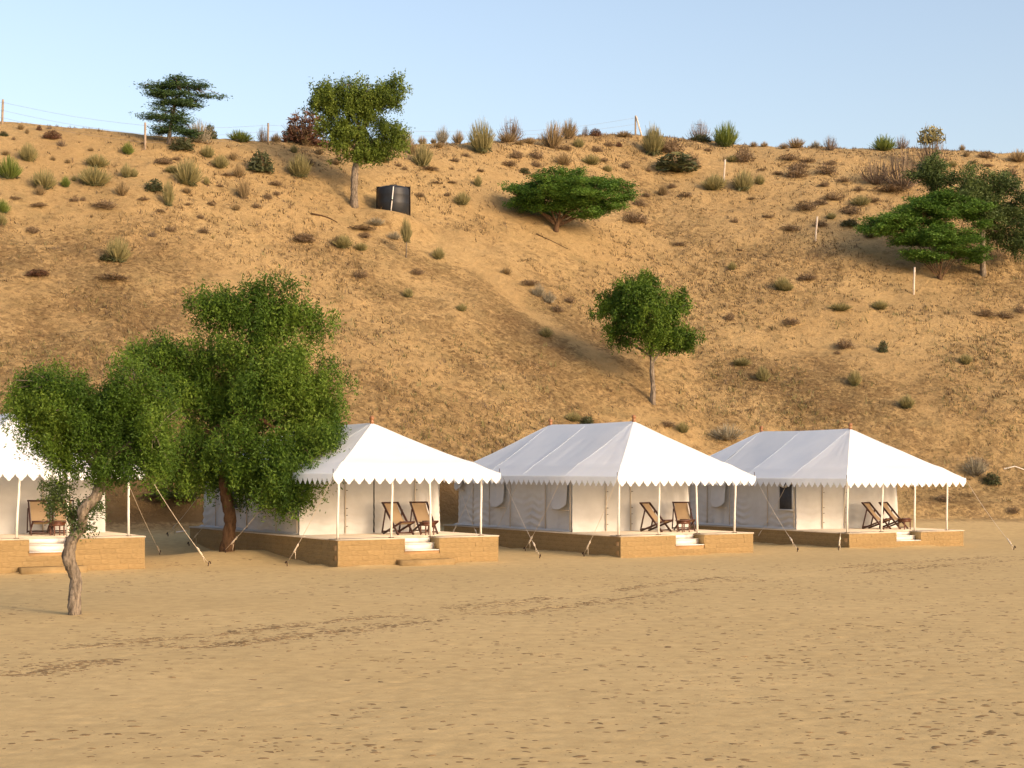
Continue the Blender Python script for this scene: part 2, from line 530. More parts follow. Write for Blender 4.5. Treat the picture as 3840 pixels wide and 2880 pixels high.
# a pair of wheel tracks winding past the tents, and churned places beside it
tr = [ground_at(u * S22, v * S22) for u, v in ((-60, 1455), (120, 1425), (330, 1395), (560, 1372), (800, 1345), (1050, 1318), (1290, 1290), (1500, 1262), (1720, 1240), (1950, 1222), (2250, 1200))]
for a, b in zip(tr[:-1], tr[1:]):
    L_ = (b - a).length; d = (b - a).normalized(); nn = Vector((-d.y, d.x, 0))
    for q in range(int(L_ / 0.2)):
        p = a + d * (q * 0.2)
        for off in (-0.7, 0.7):
            w = p + nn * (off + rng.normal(0, 0.02))
            if vnoise(w.x / 1.6, w.y / 1.6, 31) > -0.12:
                stamp(H, xs, ys, w.x, w.y, 0.22, 0.10, math.atan2(d.y, d.x), 0.006)
        if rng.random() < 0.6:
            w = p + nn * rng.normal(0, 1.0)
            stamp(H, xs, ys, w.x, w.y, rng.uniform(0.1, 0.25), rng.uniform(0.08, 0.15), rng.uniform(0, 3), rng.uniform(0.004, 0.012))
def drift(x, y):
    d_ = np.zeros_like(x)
    for t in (TA, TB, TC, TD):
        dx, dy = x - t.x, y - t.y
        lx, ly = dx * t.c + dy * t.s, -dx * t.s + dy * t.c
        q = np.hypot(np.maximum(np.maximum(-lx, lx - PW), 0), np.maximum(np.maximum(-ly, ly - PL), 0))
        d_ = np.maximum(d_, (0.035 + 0.10 * vnoise(x / 0.8, y / 0.8, 51)) * np.exp(-(q / 0.35)))
    return np.maximum(d_, 0)
H += drift(X, Y)
ground_near = obj('sand_ground', grid_mesh('sand_ground', np.stack([X, Y, H], -1), M['sand'], attrs={'litter': np.full(X.size, -0.5), 'dune': np.zeros(X.size)}))
tag(ground_near, 'trodden pale sand plain with footprints and wheel tracks before the tents', kind='structure')

xs2 = np.arange(-54, 54.01, 0.21)
ys2 = np.concatenate([np.arange(56.2, 118, 0.17), np.arange(118, 150, 0.8)])
X2, Y2 = np.meshgrid(xs2, ys2)
H2 = height(X2, Y2)
lit = 0.005 + 0.16 * vnoise(X2 / 7, Y2 / 7, 41) + 0.10 * vnoise(X2 / 2.2, Y2 / 2.2, 42)
lit += 0.01 * sstep(12, 5, H2) - 0.05 * sstep(14, 20, H2) - 0.10 * sstep(-21, -27, X2) * sstep(15, 19, H2)
lit += -0.10 * sstep(9, 13, X2) * sstep(19, 23, H2)
s2 = Y2 - yb_of(X2)
lit += 0.45 * sstep(-0.4, 0.2, s2) * sstep(2.6, 1.0, s2) * sstep(8, 2, X2)  # raised here to darken the face of the cut bank
dune_w = sstep(-2.5, 1.0, s2)
# trodden pale trail running down the slope
t0, t1 = ground_at(960 * S22, 520 * S22), ground_at(1330 * S22, 800 * S22)
dd = np.abs((X2 - t0.x) * (t1.y - t0.y) - (Y2 - t0.y) * (t1.x - t0.x)) / math.hypot(t1.x - t0.x, t1.y - t0.y)
tt = ((X2 - t0.x) * (t1.x - t0.x) + (Y2 - t0.y) * (t1.y - t0.y)) / ((t1.x - t0.x) ** 2 + (t1.y - t0.y) ** 2)
trail = np.exp(-(dd / 0.7) ** 2) * sstep(-0.1, 0.1, tt) * sstep(1.15, 0.9, tt)
lit -= 0.14 * trail
H2 = H2 + drift(X2, Y2) - 0.10 * trail - 0.004 * sstep(57.5, 56.5, Y2)
dune = obj('dune_hill', grid_mesh('dune_hill', np.stack([X2, Y2, H2], -1), M['dune'], attrs={'litter': lit.ravel(), 'dune': dune_w.ravel()}))
tag(dune, 'tall sand dune rising behind the tents, spotted with dry scrub', kind='structure')

xo = np.unique(np.concatenate([np.arange(-900, -60, 40), np.arange(-60, 61, 4), np.arange(80, 901, 40)]))
yo = np.unique(np.concatenate([np.arange(-600, 0, 40), np.arange(0, 160, 4), np.arange(160, 1200, 40)]))
XO, YO = np.meshgrid(xo, yo)
HO = height(np.clip(XO, -90, 90), np.clip(YO, 0, 190)) - 0.45
HO -= 3.0 * ((np.abs(XO) < 50) & (YO > 61) & (YO < 144))
outer = obj('desert_ground', grid_mesh('desert_ground', np.stack([XO, YO, HO], -1), M['sand'], attrs={'litter': np.full(XO.size, -0.05), 'dune': sstep(60, 80, YO).ravel()}))
tag(outer, 'open desert sand stretching away on all sides', kind='structure')

# ------------------------------------------------------------------ tents
EX0, EX1, EY0, EY1, RX, RY0, RY1, EZ = -0.22, 5.83, -0.12, 12.1, 2.80, 3.18, 8.95, 2.03
WX0, WX1, WY0, WY1, WH = 0.30, 5.60, 3.50, 12.0, 2.30

def to_local(t, p):
    dx, dy = p.x - t.x, p.y - t.y
    return (dx * t.c + dy * t.s, -dx * t.s + dy * t.c, p.z - t.top)
def solve_y(t, Xl, u):
    r = (u - CX) / F      # (x + X c - Y s) = r (y + X s + Y c)
    return (t.x + Xl * t.c - r * (t.y + Xl * t.s)) / (t.s + r * t.c)
def solve_x(t, Yl, u):
    r = (u - CX) / F
    return (r * (t.y + Yl * t.c) - t.x + Yl * t.s) / (t.c - r * t.s)

def roof_panel(t, a, b, c, d, seed, sag=0.05):
    """canvas between eave a-b and ridge d-c"""
    n = 26
    a, b, c, d = (np.array(p, float) for p in (a, b, c, d))
    s, q = np.meshgrid(np.linspace(0, 1, n), np.linspace(0, 1, n))
    s_, q_ = s[..., None], q[..., None]
    P = (a * (1 - s_) + b * s_) * (1 - q_) + (d * (1 - s_) + c * s_) * q_
    P[..., 2] -= 1.5 * sag * np.sin(np.pi * q) * (0.4 + 0.6 * np.sin(np.pi * s))
    P[..., 2] += 0.035 * np.exp(-((q - 0.2) / 0.05) ** 2)
    P[..., 2] += 0.05 * vnoise(s * 3, q * 3, seed) * np.sin(np.pi * q) + 0.018 * vnoise(s * 9, q * 4, seed + 2) * np.sin(np.pi * q)
    o = obj('roof_panel', grid_mesh('roof_panel', P, M['roof']), t.root)
    # stitched seam along the panel's far edge
    mb_ = MB(); mb_.tube([tuple(p + np.array([0, 0, 0.004])) for p in P[1:-1, -1]], 0.005, 5, cap=False)
    mb_.build('seam', M['roof'], o)
    return o

_sd = np.array([0, .16, .28, .38, .52, .68, .80, .89, .95, 1.0])
_sg = np.array([1, .97, .86, .70, .57, .50, .38, .18, .05, 0.])
def valance(t, a, b, nsc, out, seed):
    a, b = np.array(a, float), np.array(b, float)
    per = 16
    k = np.arange(nsc * per + 1)
    s = k / (nsc * per)
    ph = (k % per) / per
    d = np.abs(ph - 0.5) * 2
    drop = 0.12 + 0.205 * np.interp(d, _sd, _sg)
    rows = []
    out = np.array(out, float)
    for f in (0, 0.35, 0.7, 1.0):
        P = a[None] * (1 - s[:, None]) + b[None] * s[:, None]
        P = P + out[None] * (0.012 + f * (0.02 + 0.035 * vnoise(s * nsc * 0.7, f * 0.5, seed)))[:, None]
        P[:, 2] += 0.02 - (drop + 0.02) * f + 0.012 * vnoise(s * 5, 0, seed + 3)
        rows.append(P)
    return obj('valance', grid_mesh('valance', np.stack(rows), M['roof']), t.root)

def wall_patch(t, name, p0, p1, z0, z1, out, seed, fold=1.0, side_folds=0.0):
    """hanging canvas wall from p0 to p1 (plan points) with drape wrinkles"""
    L_ = math.hypot(p1[0] - p0[0], p1[1] - p0[1])
    n, m = max(6, int(L_ / 0.07)), 34
    s, q = np.meshgrid(np.linspace(0, 1, n), np.linspace(0, 1, m))
    X = p0[0] + (p1[0] - p0[0]) * s; Y = p0[1] + (p1[1] - p0[1]) * s; Z = z0 + (z1 - z0) * q
    l = s * L_
    low = sstep(0.75, 0.1, q)
    # swags hanging between the fixing points, deeper towards the floor
    swag = np.sin((Z + 0.16 * np.abs(((l / 1.25 + 0.3 * seed) % 1) - 0.5) * 2) * 24 + 2.5 * vnoise(l * 0.6, Z, seed)) * low * (0.35 + vnoise(l * 0.9, Z * 0.8, seed + 1))
    d = fold * (0.042 * swag + 0.07 * vnoise(l * 0.9, Z * 0.7, seed + 2) + 0.03 * vnoise(l * 3, Z * 1.2, seed + 4))
    if side_folds:
        d += side_folds * 0.09 * np.sin(l * 11 + 1.5 * Z) * sstep(L_ - 1.6, L_, l) * (0.3 + 0.7 * q)
    P = np.stack([X + out[0] * d, Y + out[1] * d, Z], -1)
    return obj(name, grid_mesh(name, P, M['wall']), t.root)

_cube = MB()
_b = 0.022
V_, F_ = [], []
for (sx, sy, sz) in [(i, j, k) for i in (-1, 1) for j in (-1, 1) for k in (-1, 1)]:
    V_ += [(sx * 0.5, sy * (0.5 - _b), sz * (0.5 - _b)), (sx * (0.5 - _b), sy * 0.5, sz * (0.5 - _b)), (sx * (0.5 - _b), sy * (0.5 - _b), sz * 0.5)]
import bmesh
_bm = bmesh.new()
for v in V_: _bm.verts.new(v)
bmesh.ops.convex_hull(_bm, input=list(_bm.verts))
block_me = bpy.data.meshes.new('block'); _bm.to_mesh(block_me); _bm.free()
block_me.materials.append(M['block'])

def make_plinth(t, label, hstep, base_step):
    """plinth of coursed sandstone with a cement top and a recessed marble stair"""
    root = empty('stone_plinth', (t.x, t.y, t.top), t.yaw)
    tag(root, label, 'plinth', 'stone plinths under the tents')
    bot = -(t.top + 0.25)
    sx0, sx1 = 0.402 * PW, 0.618 * PW
    rd, rdep = 0.62, -2 * hstep          # recess depth into the plinth, and below its top
    slab = 0.045
    core = MB()
    core.box((0.03, 0.03, bot), (sx0, rd, -slab)).box((sx1, 0.03, bot), (PW - 0.03, rd, -slab))
    core.box((sx0, 0.03, bot), (sx1, rd, rdep - 0.03)).box((0.03, rd, bot), (PW - 0.03, PL, -slab))
    core.build('core', M['mortar'], root)
    top = MB()
    top.box((-0.02, -0.02, -slab), (sx0, rd, 0)).box((sx1, -0.02, -slab), (PW + 0.02, rd, 0)).box((-0.02, rd, -slab), (PW + 0.02, PL + 0.02, 0))
    top.build('top_slab', M['cement'], root)
    # marble: two risers, two treads
    m = 0.012
    def slabm(name, a, b): MB().box(a, b).build(name, M['marble'], root)
    slabm('tread', (sx0 + m, -0.015, rdep - 0.03), (sx1 - m, rd * 0.52, rdep))
    slabm('riser', (sx0 + m, rd * 0.52, rdep - 0.03), (sx1 - m, rd * 0.52 + 0.02, -hstep - 0.03))
    slabm('tread', (sx0 + m, rd * 0.52 - 0.02, -hstep - 0.03), (sx1 - m, rd, -hstep))
    slabm('riser', (sx0 + m, rd - 0.02, -hstep), (sx1 - m, rd - 0.001, -slab))
    for sx in (sx0, sx1):
        MB().box((sx - 0.03 if sx == sx0 else sx - m, 0.0, rdep - 0.03), (sx + m if sx == sx0 else sx + 0.03, rd, -slab - 0.003)).build('stair_cheek', M['block'], root)
    if base_step:
        MB().box((sx0 - 0.30, -0.42, -t.top - 0.2), (sx1 + 0.35, 0.0, -t.top + 0.13)).build('base_step', M['block'], root)
    # coursed blocks
    r = random.Random(int(t.x * 100))
    ch = 0.158
    nc = int(math.ceil((t.top + 0.15) / ch))
    def put(cx, cy, cz, lx, ly, lz):
        obj('block', block_me, root, (cx, cy, cz), (0, 0, 0), (lx, ly, lz))
    for k in range(nc):
        z1 = -slab - k * ch; z0 = z1 - ch; zc = (z0 + z1) / 2
        for face in ('front', 'side'):
            end = PW if face == 'front' else PL
            p = -0.25 if k % 2 else 0.0
            if face == 'side': p = 0.10 + (0.2 if k % 2 else 0)
            first = True
            while p < end - 0.02:
                q = min(end, p + r.uniform(0.42, 0.62))
                if end - q < 0.15: q = end
                a = max(p, 0.0 if face == 'front' else 0.105); b = q
                p = q
                pieces = [(a, b)]
                if face == 'front' and z1 > rdep - 0.02:
                    pieces = [(max(a, lo), min(b, hi)) for lo, hi in ((0, sx0), (sx1, PW)) if min(b, hi) - max(a, lo) > 0.03]
                for a_, b_ in pieces:
                    pr = r.uniform(-0.004, 0.005)
                    zz0 = z0
                    zz1 = z1
                    if face == 'front' and z1 > rdep - 0.03 and z0 < rdep: pass
                    L_ = b_ - a_ - 0.004
                    if face == 'front':
                        put((a_ + b_) / 2, 0.05 - pr, zc, L_, 0.10, ch - 0.004)
                    else:
                        put(0.05 - pr, (a_ + b_) / 2, zc, 0.10, L_, ch - 0.004)
    return root

def peg_rope(t, top_l, peg_w, knot=0.82):
    """guy rope from a point of the eave to an iron peg in the sand"""
    a = Vector(top_l)
    b = Vector(to_local(t, peg_w)); b.z += 0.10
    d = b - a
    pts = [a + d * s - Vector((0, 0, 0.10 * math.sin(math.pi * s))) for s in np.linspace(0, 1, 9)]
    ro = MB().tube(pts, 0.0075, 6, seed=1).build('guy_rope', M['rope'], t.root)
    k = a + d * knot - Vector((0, 0, 0.10 * math.sin(math.pi * knot)))
    u = d.normalized()
    kp = [k - u * 0.16, k - u * 0.08 + Vector((0.01, 0, 0)), k, k + u * 0.07, k + u * 0.16, k + u * 0.22]
    MB().tube(kp, [0.014, 0.03, 0.022, 0.038, 0.026, 0.012], 7, rough=0.2, seed=3).build('knot', M['rope'], ro, smooth=True)
    MB().tube([k + u * 0.1, k + u * 0.16 + Vector((0.05, 0, -0.08)), k + u * 0.2 + Vector((0.06, 0, -0.2))], 0.010, 5).build('rope_tail', M['rope'], ro)
    bb = b - Vector((0, 0, 0.10))
    lean = Vector((u.x, u.y, 0)) * 0.10
    hook = [bb - Vector((0, 0, 0.15)) - lean * 0.6, bb + lean * 0.2 + Vector((0, 0, 0.09)), bb + lean * 0.6 + Vector((0, 0, 0.15)), bb + lean * 1.2 + Vector((0, 0, 0.13)), bb + lean * 1.4 + Vector((0, 0, 0.07))]
    MB().tube(hook, 0.018, 6).build('peg', M['peg'], t.root)

def window_open(t, yc, w, z0, z1, rolled):
    """netting window let into the left wall, flap rolled up or tied at the head"""
    x = WX0 - 0.125
    fr = MB()
    for a, b in (((x, yc - w/2 - 0.07, z0 - 0.07), (x + 0.03, yc + w/2 + 0.07, z0)),
                 ((x, yc - w/2 - 0.07, z0), (x + 0.03, yc - w/2, z1)), ((x, yc + w/2, z0), (x + 0.03, yc + w/2 + 0.07, z1))):
        fr.box(a, b)
    wo = fr.build('window', M['wall'], t.root)
    MB().box((x + 0.008, yc - w/2, z0), (x + 0.02, yc + w/2, z1 + 0.1)).build('netting', M['screen'], wo)
    if rolled:
        for q in (-1, 1):
            MB().tube([(x - 0.03, yc + q * 0.05, z1 - 0.06), (x - 0.06, yc + q * w * 0.3, z1 + 0.05), (x - 0.04, yc + q * w * 0.62, z1 + 0.12)],
                      [0.05, 0.085, 0.04], 9, rough=0.25, seed=5 + q).build('tied_flap', M['wall'], wo, smooth=True)
    return wo

def window_flap(t, yc, w, z0, z1, seed):
    """closed canvas flap with a rounded loose end over a stitched pocket"""
    x = WX0 - 0.115
    n, m = 18, 18
    s, q = np.meshgrid(np.linspace(-1, 1, n), np.linspace(0, 1, m))
    bottom = z0 + 0.20 * np.abs(s) ** 2.2
    Z = z1 + (bottom - z1) * q
    D = 0.02 + 0.15 * q ** 2.2 * (1 - 0.55 * np.abs(s) ** 2) + 0.035 * vnoise(s * 2, q * 2, seed) * q
    P = np.stack([x - D, yc + s * w / 2, Z], -1)
    fl = obj('window_flap', grid_mesh('window_flap', P, M['wall']), t.root)
    tape = MB()
    tape.box((x - 0.012, yc - w/2 - 0.05, z0 - 0.04), (x + 0.02, yc + w/2 + 0.05, z0 - 0.015))
    tape.build('stitched_tape', M['seam'], fl)

def make_tent(t, label, poles, seams, slit, chairs=None):
    t.root = empty('safari_tent', (t.x, t.y, t.top), t.yaw)
    tag(t.root, label, 'tent', 'white canvas tents')
    sd = int(abs(t.x) * 10)
    RZ = t.ridge
    C = [(EX0, EY0, EZ), (EX1, EY0, EZ), (EX1, EY1, EZ), (EX0, EY1, EZ)]
    R0, R1 = (RX, RY0, RZ), (RX, RY1, RZ)
    ym = (RY0 + RY1) / 2 + 0.2
    Rm = (RX, ym, RZ - 0.035)
    eL = lambda y: (EX0, y, EZ); eR = lambda y: (EX1, y, EZ)
    roof_panel(t, C[0], C[1], R0, R0, sd + 1)
    for sideX, corner_f, corner_b, e in ((0, C[0], C[3], eL), (1, C[1], C[2], eR)):
        roof_panel(t, corner_f, e(RY0 + 0.1), R0, R0, sd + 2, 0.03)
        roof_panel(t, e(RY0 + 0.1), e(ym), Rm, R0, sd + 3)
        roof_panel(t, e(ym), e(RY1), R1, Rm, sd + 4)
        roof_panel(t, e(RY1), corner_b, R1, R1, sd + 5, 0.03)
    roof_panel(t, C[3], C[2], R1, R1, sd + 6)
    valance(t, C[0], C[1], 17, (0, -1, 0), sd)
    valance(t, C[0], C[3], 34, (-1, 0, 0), sd + 5)
    valance(t, C[1], C[2], 34, (1, 0, 0), sd + 7)
    valance(t, C[3], C[2], 17, (0, 1, 0), sd + 9)
    for ry in (RY0, RY1):
        MB().lathe([(0.04, -0.05), (0.075, 0.0), (0.08, 0.05), (0.045, 0.08), (0.08, 0.12), (0.09, 0.17), (0.07, 0.21), (0.03, 0.235)], (RX, ry, RZ), 12).build('finial', M['finial'], t.root, smooth=True)
    # walls
    if slit is not None:
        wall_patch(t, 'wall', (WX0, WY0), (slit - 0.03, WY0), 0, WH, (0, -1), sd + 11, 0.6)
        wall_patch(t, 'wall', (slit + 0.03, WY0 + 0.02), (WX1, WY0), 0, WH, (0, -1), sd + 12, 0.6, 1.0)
        MB().box((slit - 0.2, WY0 + 0.25, 0.02), (slit + 0.2, WY0 + 0.27, 2.2)).build('slit_darkness', M['screen'], t.root)  # dark sheet painting the unlit inside seen through the slit
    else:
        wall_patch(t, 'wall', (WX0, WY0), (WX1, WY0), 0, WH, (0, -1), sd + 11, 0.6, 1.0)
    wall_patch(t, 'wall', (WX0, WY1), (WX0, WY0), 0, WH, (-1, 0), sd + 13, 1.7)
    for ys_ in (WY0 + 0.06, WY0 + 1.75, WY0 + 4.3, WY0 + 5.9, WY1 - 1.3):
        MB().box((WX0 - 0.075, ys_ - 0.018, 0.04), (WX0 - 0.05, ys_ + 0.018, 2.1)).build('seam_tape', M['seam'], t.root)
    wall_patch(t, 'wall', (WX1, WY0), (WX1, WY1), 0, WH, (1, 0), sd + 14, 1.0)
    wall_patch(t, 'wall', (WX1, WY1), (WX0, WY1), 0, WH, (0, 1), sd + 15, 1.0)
    # canvas ground flap crumpled along the foot of the left wall
    nn = 120
    s, q = np.meshgrid(np.linspace(0, 1, nn), np.linspace(0, 1, 5))
    l = s * (WY1 - WY0 + 0.2)
    P = np.stack([WX0 - 0.03 - q * (0.16 + 0.12 * vnoise(l * 1.5, 0, sd)), WY0 - 0.05 + l, 0.012 + 0.05 * np.abs(vnoise(l * 3, q * 2, sd)) * (1 - q * 0.4) + 0.06 * (1 - q)], -1)
    obj('ground_flap', grid_mesh('ground_flap', P, M['wall']), t.root)
    # taped seams with toggles on the front wall
    for xs_ in seams:
        o = MB().box((xs_ - 0.022, WY0 - 0.055, 0.02), (xs_ + 0.022, WY0 - 0.04, 2.1)).build('seam_tape', M['seam'], t.root)
        for z in (0.25, 0.62, 0.85, 1.45, 1.7):
            MB().box((xs_ + 0.03, WY0 - 0.075, z), (xs_ + 0.085, WY0 - 0.045, z + 0.018)).build('toggle', M['peg'], o)
    # poles
    for i, (fx, lean) in enumerate(poles):
        x = fx * PW
        pts = [(x, 0.12, 0.0), (x + 0.3 * lean, 0.115, 0.7), (x + 0.7 * lean + 0.008, 0.10, 1.4), (x + lean, 0.08, 2.05)]
        po = MB().tube(pts, [0.038, 0.036, 0.034, 0.032], 10, rough=0.06, seed=i).build('pole', M['pole'], t.root, smooth=True)
        MB().box((x - 0.07, 0.06, 0.001), (x + 0.07, 0.18, 0.02)).build('base_plate', M['peg'], po)
    # eave corner spikes
    for cx in (EX0 + 0.02, EX1 - 0.02):
        MB().tube([(cx, EY0 + 0.03, EZ - 0.02), (cx, EY0 + 0.03, EZ + 0.16)], 0.012, 6).build('corner_spike', M['peg'], t.root)
    return t.root


make_plinth(TA, 'yellow sandstone plinth with marble stair and base step behind the crooked tree trunk', 0.20, True)
make_plinth(TB, 'yellow sandstone plinth with marble stair and base step beside the big leafy tree', 0.20, True)
make_plinth(TC, 'yellow sandstone plinth without base step, between the plinth with one and the lowest plinth', 0.185, False)
make_plinth(TD, 'lowest yellow sandstone plinth, at the end of the tent row, without base step', 0.17, False)

make_tent(TA, 'white canvas tent partly hidden by the crooked tree, at one end of the row', [(0.0, 0.02), (0.345, 0.09), (0.603, -0.02), (0.92, -0.02)], [2.0, 3.6], None)
make_tent(TB, 'white canvas tent half behind the big tree, dark slit in its front door', [(0.008, 0.03), (0.33, 0.03), (0.576, -0.07), (0.897, 0.0)], [1.95, 4.6], 3.05)
make_tent(TC, 'white canvas tent with closed window flaps and crossing guy ropes', [(0.0, 0.0), (0.29, 0.02), (0.583, -0.10), (0.868, 0.03)], [1.75, 2.85], None)
make_tent(TD, 'white canvas tent with an open dark side window, last before the bare slope', [(0.0, 0.0), (0.29, 0.06), (0.58, -0.01), (0.868, 0.0)], [1.6, 2.75], None)

# windows on the left walls
for u, wid in ((888, 0.75), (1087, 0.70)):
    window_open(TB, solve_y(TB, WX0, u), wid, 0.78, 1.95, False)
for u in (1877, 2110):
    window_flap(TC, solve_y(TC, WX0, u), 1.05, 0.82, 2.0, int(u))
window_flap(TC, solve_y(TC, WX0, 1733), 0.6, 1.45, 2.1, 9)
window_flap(TD, solve_y(TD, WX0, 2704), 1.0, 0.80, 2.0, 4)
window_open(TD, solve_y(TD, WX0, 2955), 0.78, 0.80, 1.75, True)

# guy ropes: where they leave the eave, and the peg's place on the sand
def rope_l(t, u_top, peg, knot=0.85):
    peg_rope(t, (EX0, solve_y(t, EX0, u_top), EZ - 0.06), ground_at(*peg), knot)
peg_rope(TC, (EX0, EY0, EZ - 0.05), ground_at(2190, 2087), 0.86)
rope_l(TC, 1886, (2024, 2094)); rope_l(TC, 2106, (1970, 2067)); rope_l(TC, 1951, (1835, 2040)); rope_l(TC, 1790, (1690, 2022)); rope_l(TC, 1707, (1800, 2040))
peg_rope(TB, (EX0, EY0, EZ - 0.05), ground_at(1077, 2123), 0.80)
rope_l(TB, 1073, (846, 2073)); rope_l(TB, 905, (709, 2048)); rope_l(TB, 800, (630, 2012))
peg_rope(TD, (EX0, EY0, EZ - 0.05), ground_at(3145, 2064), 0.88)
rope_l(TD, 2836, (2990, 2069)); rope_l(TD, 2958, (2832, 2038)); 
peg_rope(TD, (EX1, EY0, EZ - 0.05), ground_at(3802, 2062), 0.9)
peg_rope(TA, (EX1, EY0, EZ - 0.05), ground_at(781, 2123), 0.85)
peg_rope(TA, (EX1, solve_y(TA, EX1, 462), EZ - 0.05), ground_at(599, 2080), 0.94)

# ------------------------------------------------------------------ chairs and side tables
def chair_parts():
    W = 0.60
    P = {}
    x = W / 2
    for nm, sgn in (('l', -1), ('r', 1)):
        P['back_rail' + nm] = MB().beam((sgn * x, -0.52, 1.04), (sgn * x, 0.42, 0.0), 0.042, 0.065).mesh('back_rail', M['wood'])
        P['seat_rail' + nm] = MB().beam((sgn * (x - 0.04), -0.55, 0.02), (sgn * (x - 0.04), 0.50, 0.42), 0.04, 0.062).mesh('seat_rail', M['wood'])
        P['prop' + nm] = MB().beam((sgn * (x + 0.035), -0.30, 0.82), (sgn * (x + 0.038), -0.50, 0.05), 0.032, 0.05).mesh('prop', M['wood'])
    P['top_bar'] = MB().beam((-x - 0.03, -0.53, 1.05), (x + 0.03, -0.53, 1.05), 0.05, 0.05).mesh('top_bar', M['wood'])
    P['front_bar'] = MB().beam((-x + 0.01, 0.50, 0.43), (x - 0.01, 0.50, 0.43), 0.05, 0.05).mesh('front_bar', M['wood'])
    P['foot_bar'] = MB().beam((-x, 0.36, 0.075), (x, 0.36, 0.075), 0.03, 0.045).mesh('foot_bar', M['wood'])
    P['rear_bar'] = MB().beam((-x - 0.03, -0.49, 0.10), (x + 0.03, -0.49, 0.10), 0.03, 0.045).mesh('rear_bar', M['wood'])
    s = np.linspace(0, 1, 18)
    yy = (1-s)**2 * -0.52 + 2*s*(1-s) * -0.02 + s**2 * 0.50
    zz = (1-s)**2 * 1.04 + 2*s*(1-s) * 0.12 + s**2 * 0.43
    g = np.linspace(-1, 1, 7)
    Pts = np.stack([np.broadcast_to(g[None] * 0.25, (18, 7)), np.broadcast_to(yy[:, None], (18, 7)) + 0.0 * g, zz[:, None] - 0.015 * (1 - g[None] ** 2)], -1)
    P['sling'] = grid_mesh('sling', Pts, M['sling'])
    return P
CH = chair_parts()

def make_chair(t, u, Yl, rz, label):
    Xl = solve_x(t, Yl, u)
    p = (t.x + Xl * t.c - Yl * t.s, t.y + Xl * t.s + Yl * t.c, t.top + 0.001)
    r = empty('deck_chair', p, math.radians(rz) + math.pi)
    tag(r, label, 'chair', 'folding deck chairs on the verandas')
    for k, me in CH.items():
        obj(me.name.split('.')[0], me, r)
    return r

def table_parts():
    P = {'table_top': MB().box((-0.21, -0.21, 0.40), (0.21, 0.21, 0.43)).mesh('table_top', M['table_wood']),
         'apron': MB().box((-0.18, -0.18, 0.30), (0.18, 0.18, 0.40)).mesh('apron', M['table_wood'])}
    P['leg'] = MB().lathe([(0.018, 0.0), (0.024, 0.02), (0.016, 0.05), (0.026, 0.12), (0.018, 0.16), (0.028, 0.22), (0.022, 0.30)], (0, 0, 0), 8).mesh('leg', M['table_wood'], True)
    return P
TBP = table_parts()
def make_table(t, u, Yl, rz, label):
    Xl = solve_x(t, Yl, u)
    p = (t.x + Xl * t.c - Yl * t.s, t.y + Xl * t.s + Yl * t.c, t.top + 0.001)
    r = empty('side_table', p, math.radians(rz))
    tag(r, label, 'table', 'small wooden side tables on the verandas')
    obj('table_top', TBP['table_top'], r); obj('apron', TBP['apron'], r)
    for a in (-1, 1):
        for b in (-1, 1):
            obj('leg', TBP['leg'], r, (a * 0.155, b * 0.155, 0))

make_chair(TA, 150, 2.3, 22, 'dark wood deck chair with tan sling behind the crooked tree, beside the door seam')
make_chair(TA, 236, 2.2, 14, 'dark wood deck chair mostly hidden by the twigs of the crooked tree')
make_table(TA, 214, 1.6, 40, 'small dark wooden side table by the deck chairs behind the crooked tree')
make_chair(TB, 1496, 2.2, 38, 'dark wood deck chair beside the dark door slit')
make_chair(TB, 1592, 2.3, 26, 'dark wood deck chair at the open end of the veranda with the dark door slit')
make_table(TB, 1602, 1.45, 35, 'small dark wooden side table on the veranda with the dark door slit')
make_chair(TC, 2464, 2.3, 52, 'dark wood deck chair turned sideways on the veranda of the tent with closed flaps')
make_chair(TC, 2566, 2.3, 8, 'dark wood deck chair facing straight out behind its small side table')
make_table(TC, 2562, 1.5, 30, 'small dark wooden side table in front of the chair facing straight out')
make_chair(TD, 3292, 2.3, 50, 'dark wood deck chair beside the cream wall of the last tent')
make_chair(TD, 3356, 2.2, 48, 'dark wood deck chair beside the small table of the last tent')
make_table(TD, 3392, 1.6, 30, 'small dark wooden side table on the veranda of the last tent')

# ------------------------------------------------------------------ trees
def leaf_cloud(name, C, tone, per, spread, size, aspect, droop, flat, mat, rg):
    """leaf-sized faces round the clump centres C (n,3)"""
    n = len(C)
    idx = np.repeat(np.arange(n), per)
    k = len(idx)
    off = rg.normal(size=(k, 3)) * np.array(spread)
    P = C[idx] + off
    P[:, 2] -= droop * np.abs(rg.normal(size=k)) * 0.6
    d = rg.normal(size=(k, 3))
    d[:, 2] = d[:, 2] * (0.35 if flat else 0.8) - (0 if flat else 0.8 * droop / 0.2)
    d /= np.linalg.norm(d, axis=1)[:, None] + 1e-6
    w = np.cross(d, rg.normal(size=(k, 3)))
    w /= np.linalg.norm(w, axis=1)[:, None] + 1e-6
    L_ = size * (0.6 + 0.8 * rg.random(k))[:, None]
    W_ = L_ * aspect
    V = np.stack([P - d * L_ / 2, P + w * W_ / 2, P + d * L_ / 2, P - w * W_ / 2], 1).reshape(-1, 3)
    fq = np.arange(4 * k).reshape(-1, 4)
    tn = np.repeat(np.clip(tone[idx] + rg.normal(0, 0.08, k), 0, 1), 4)
    return np_mesh(name, V, fq, mat, False, {'tone': tn})

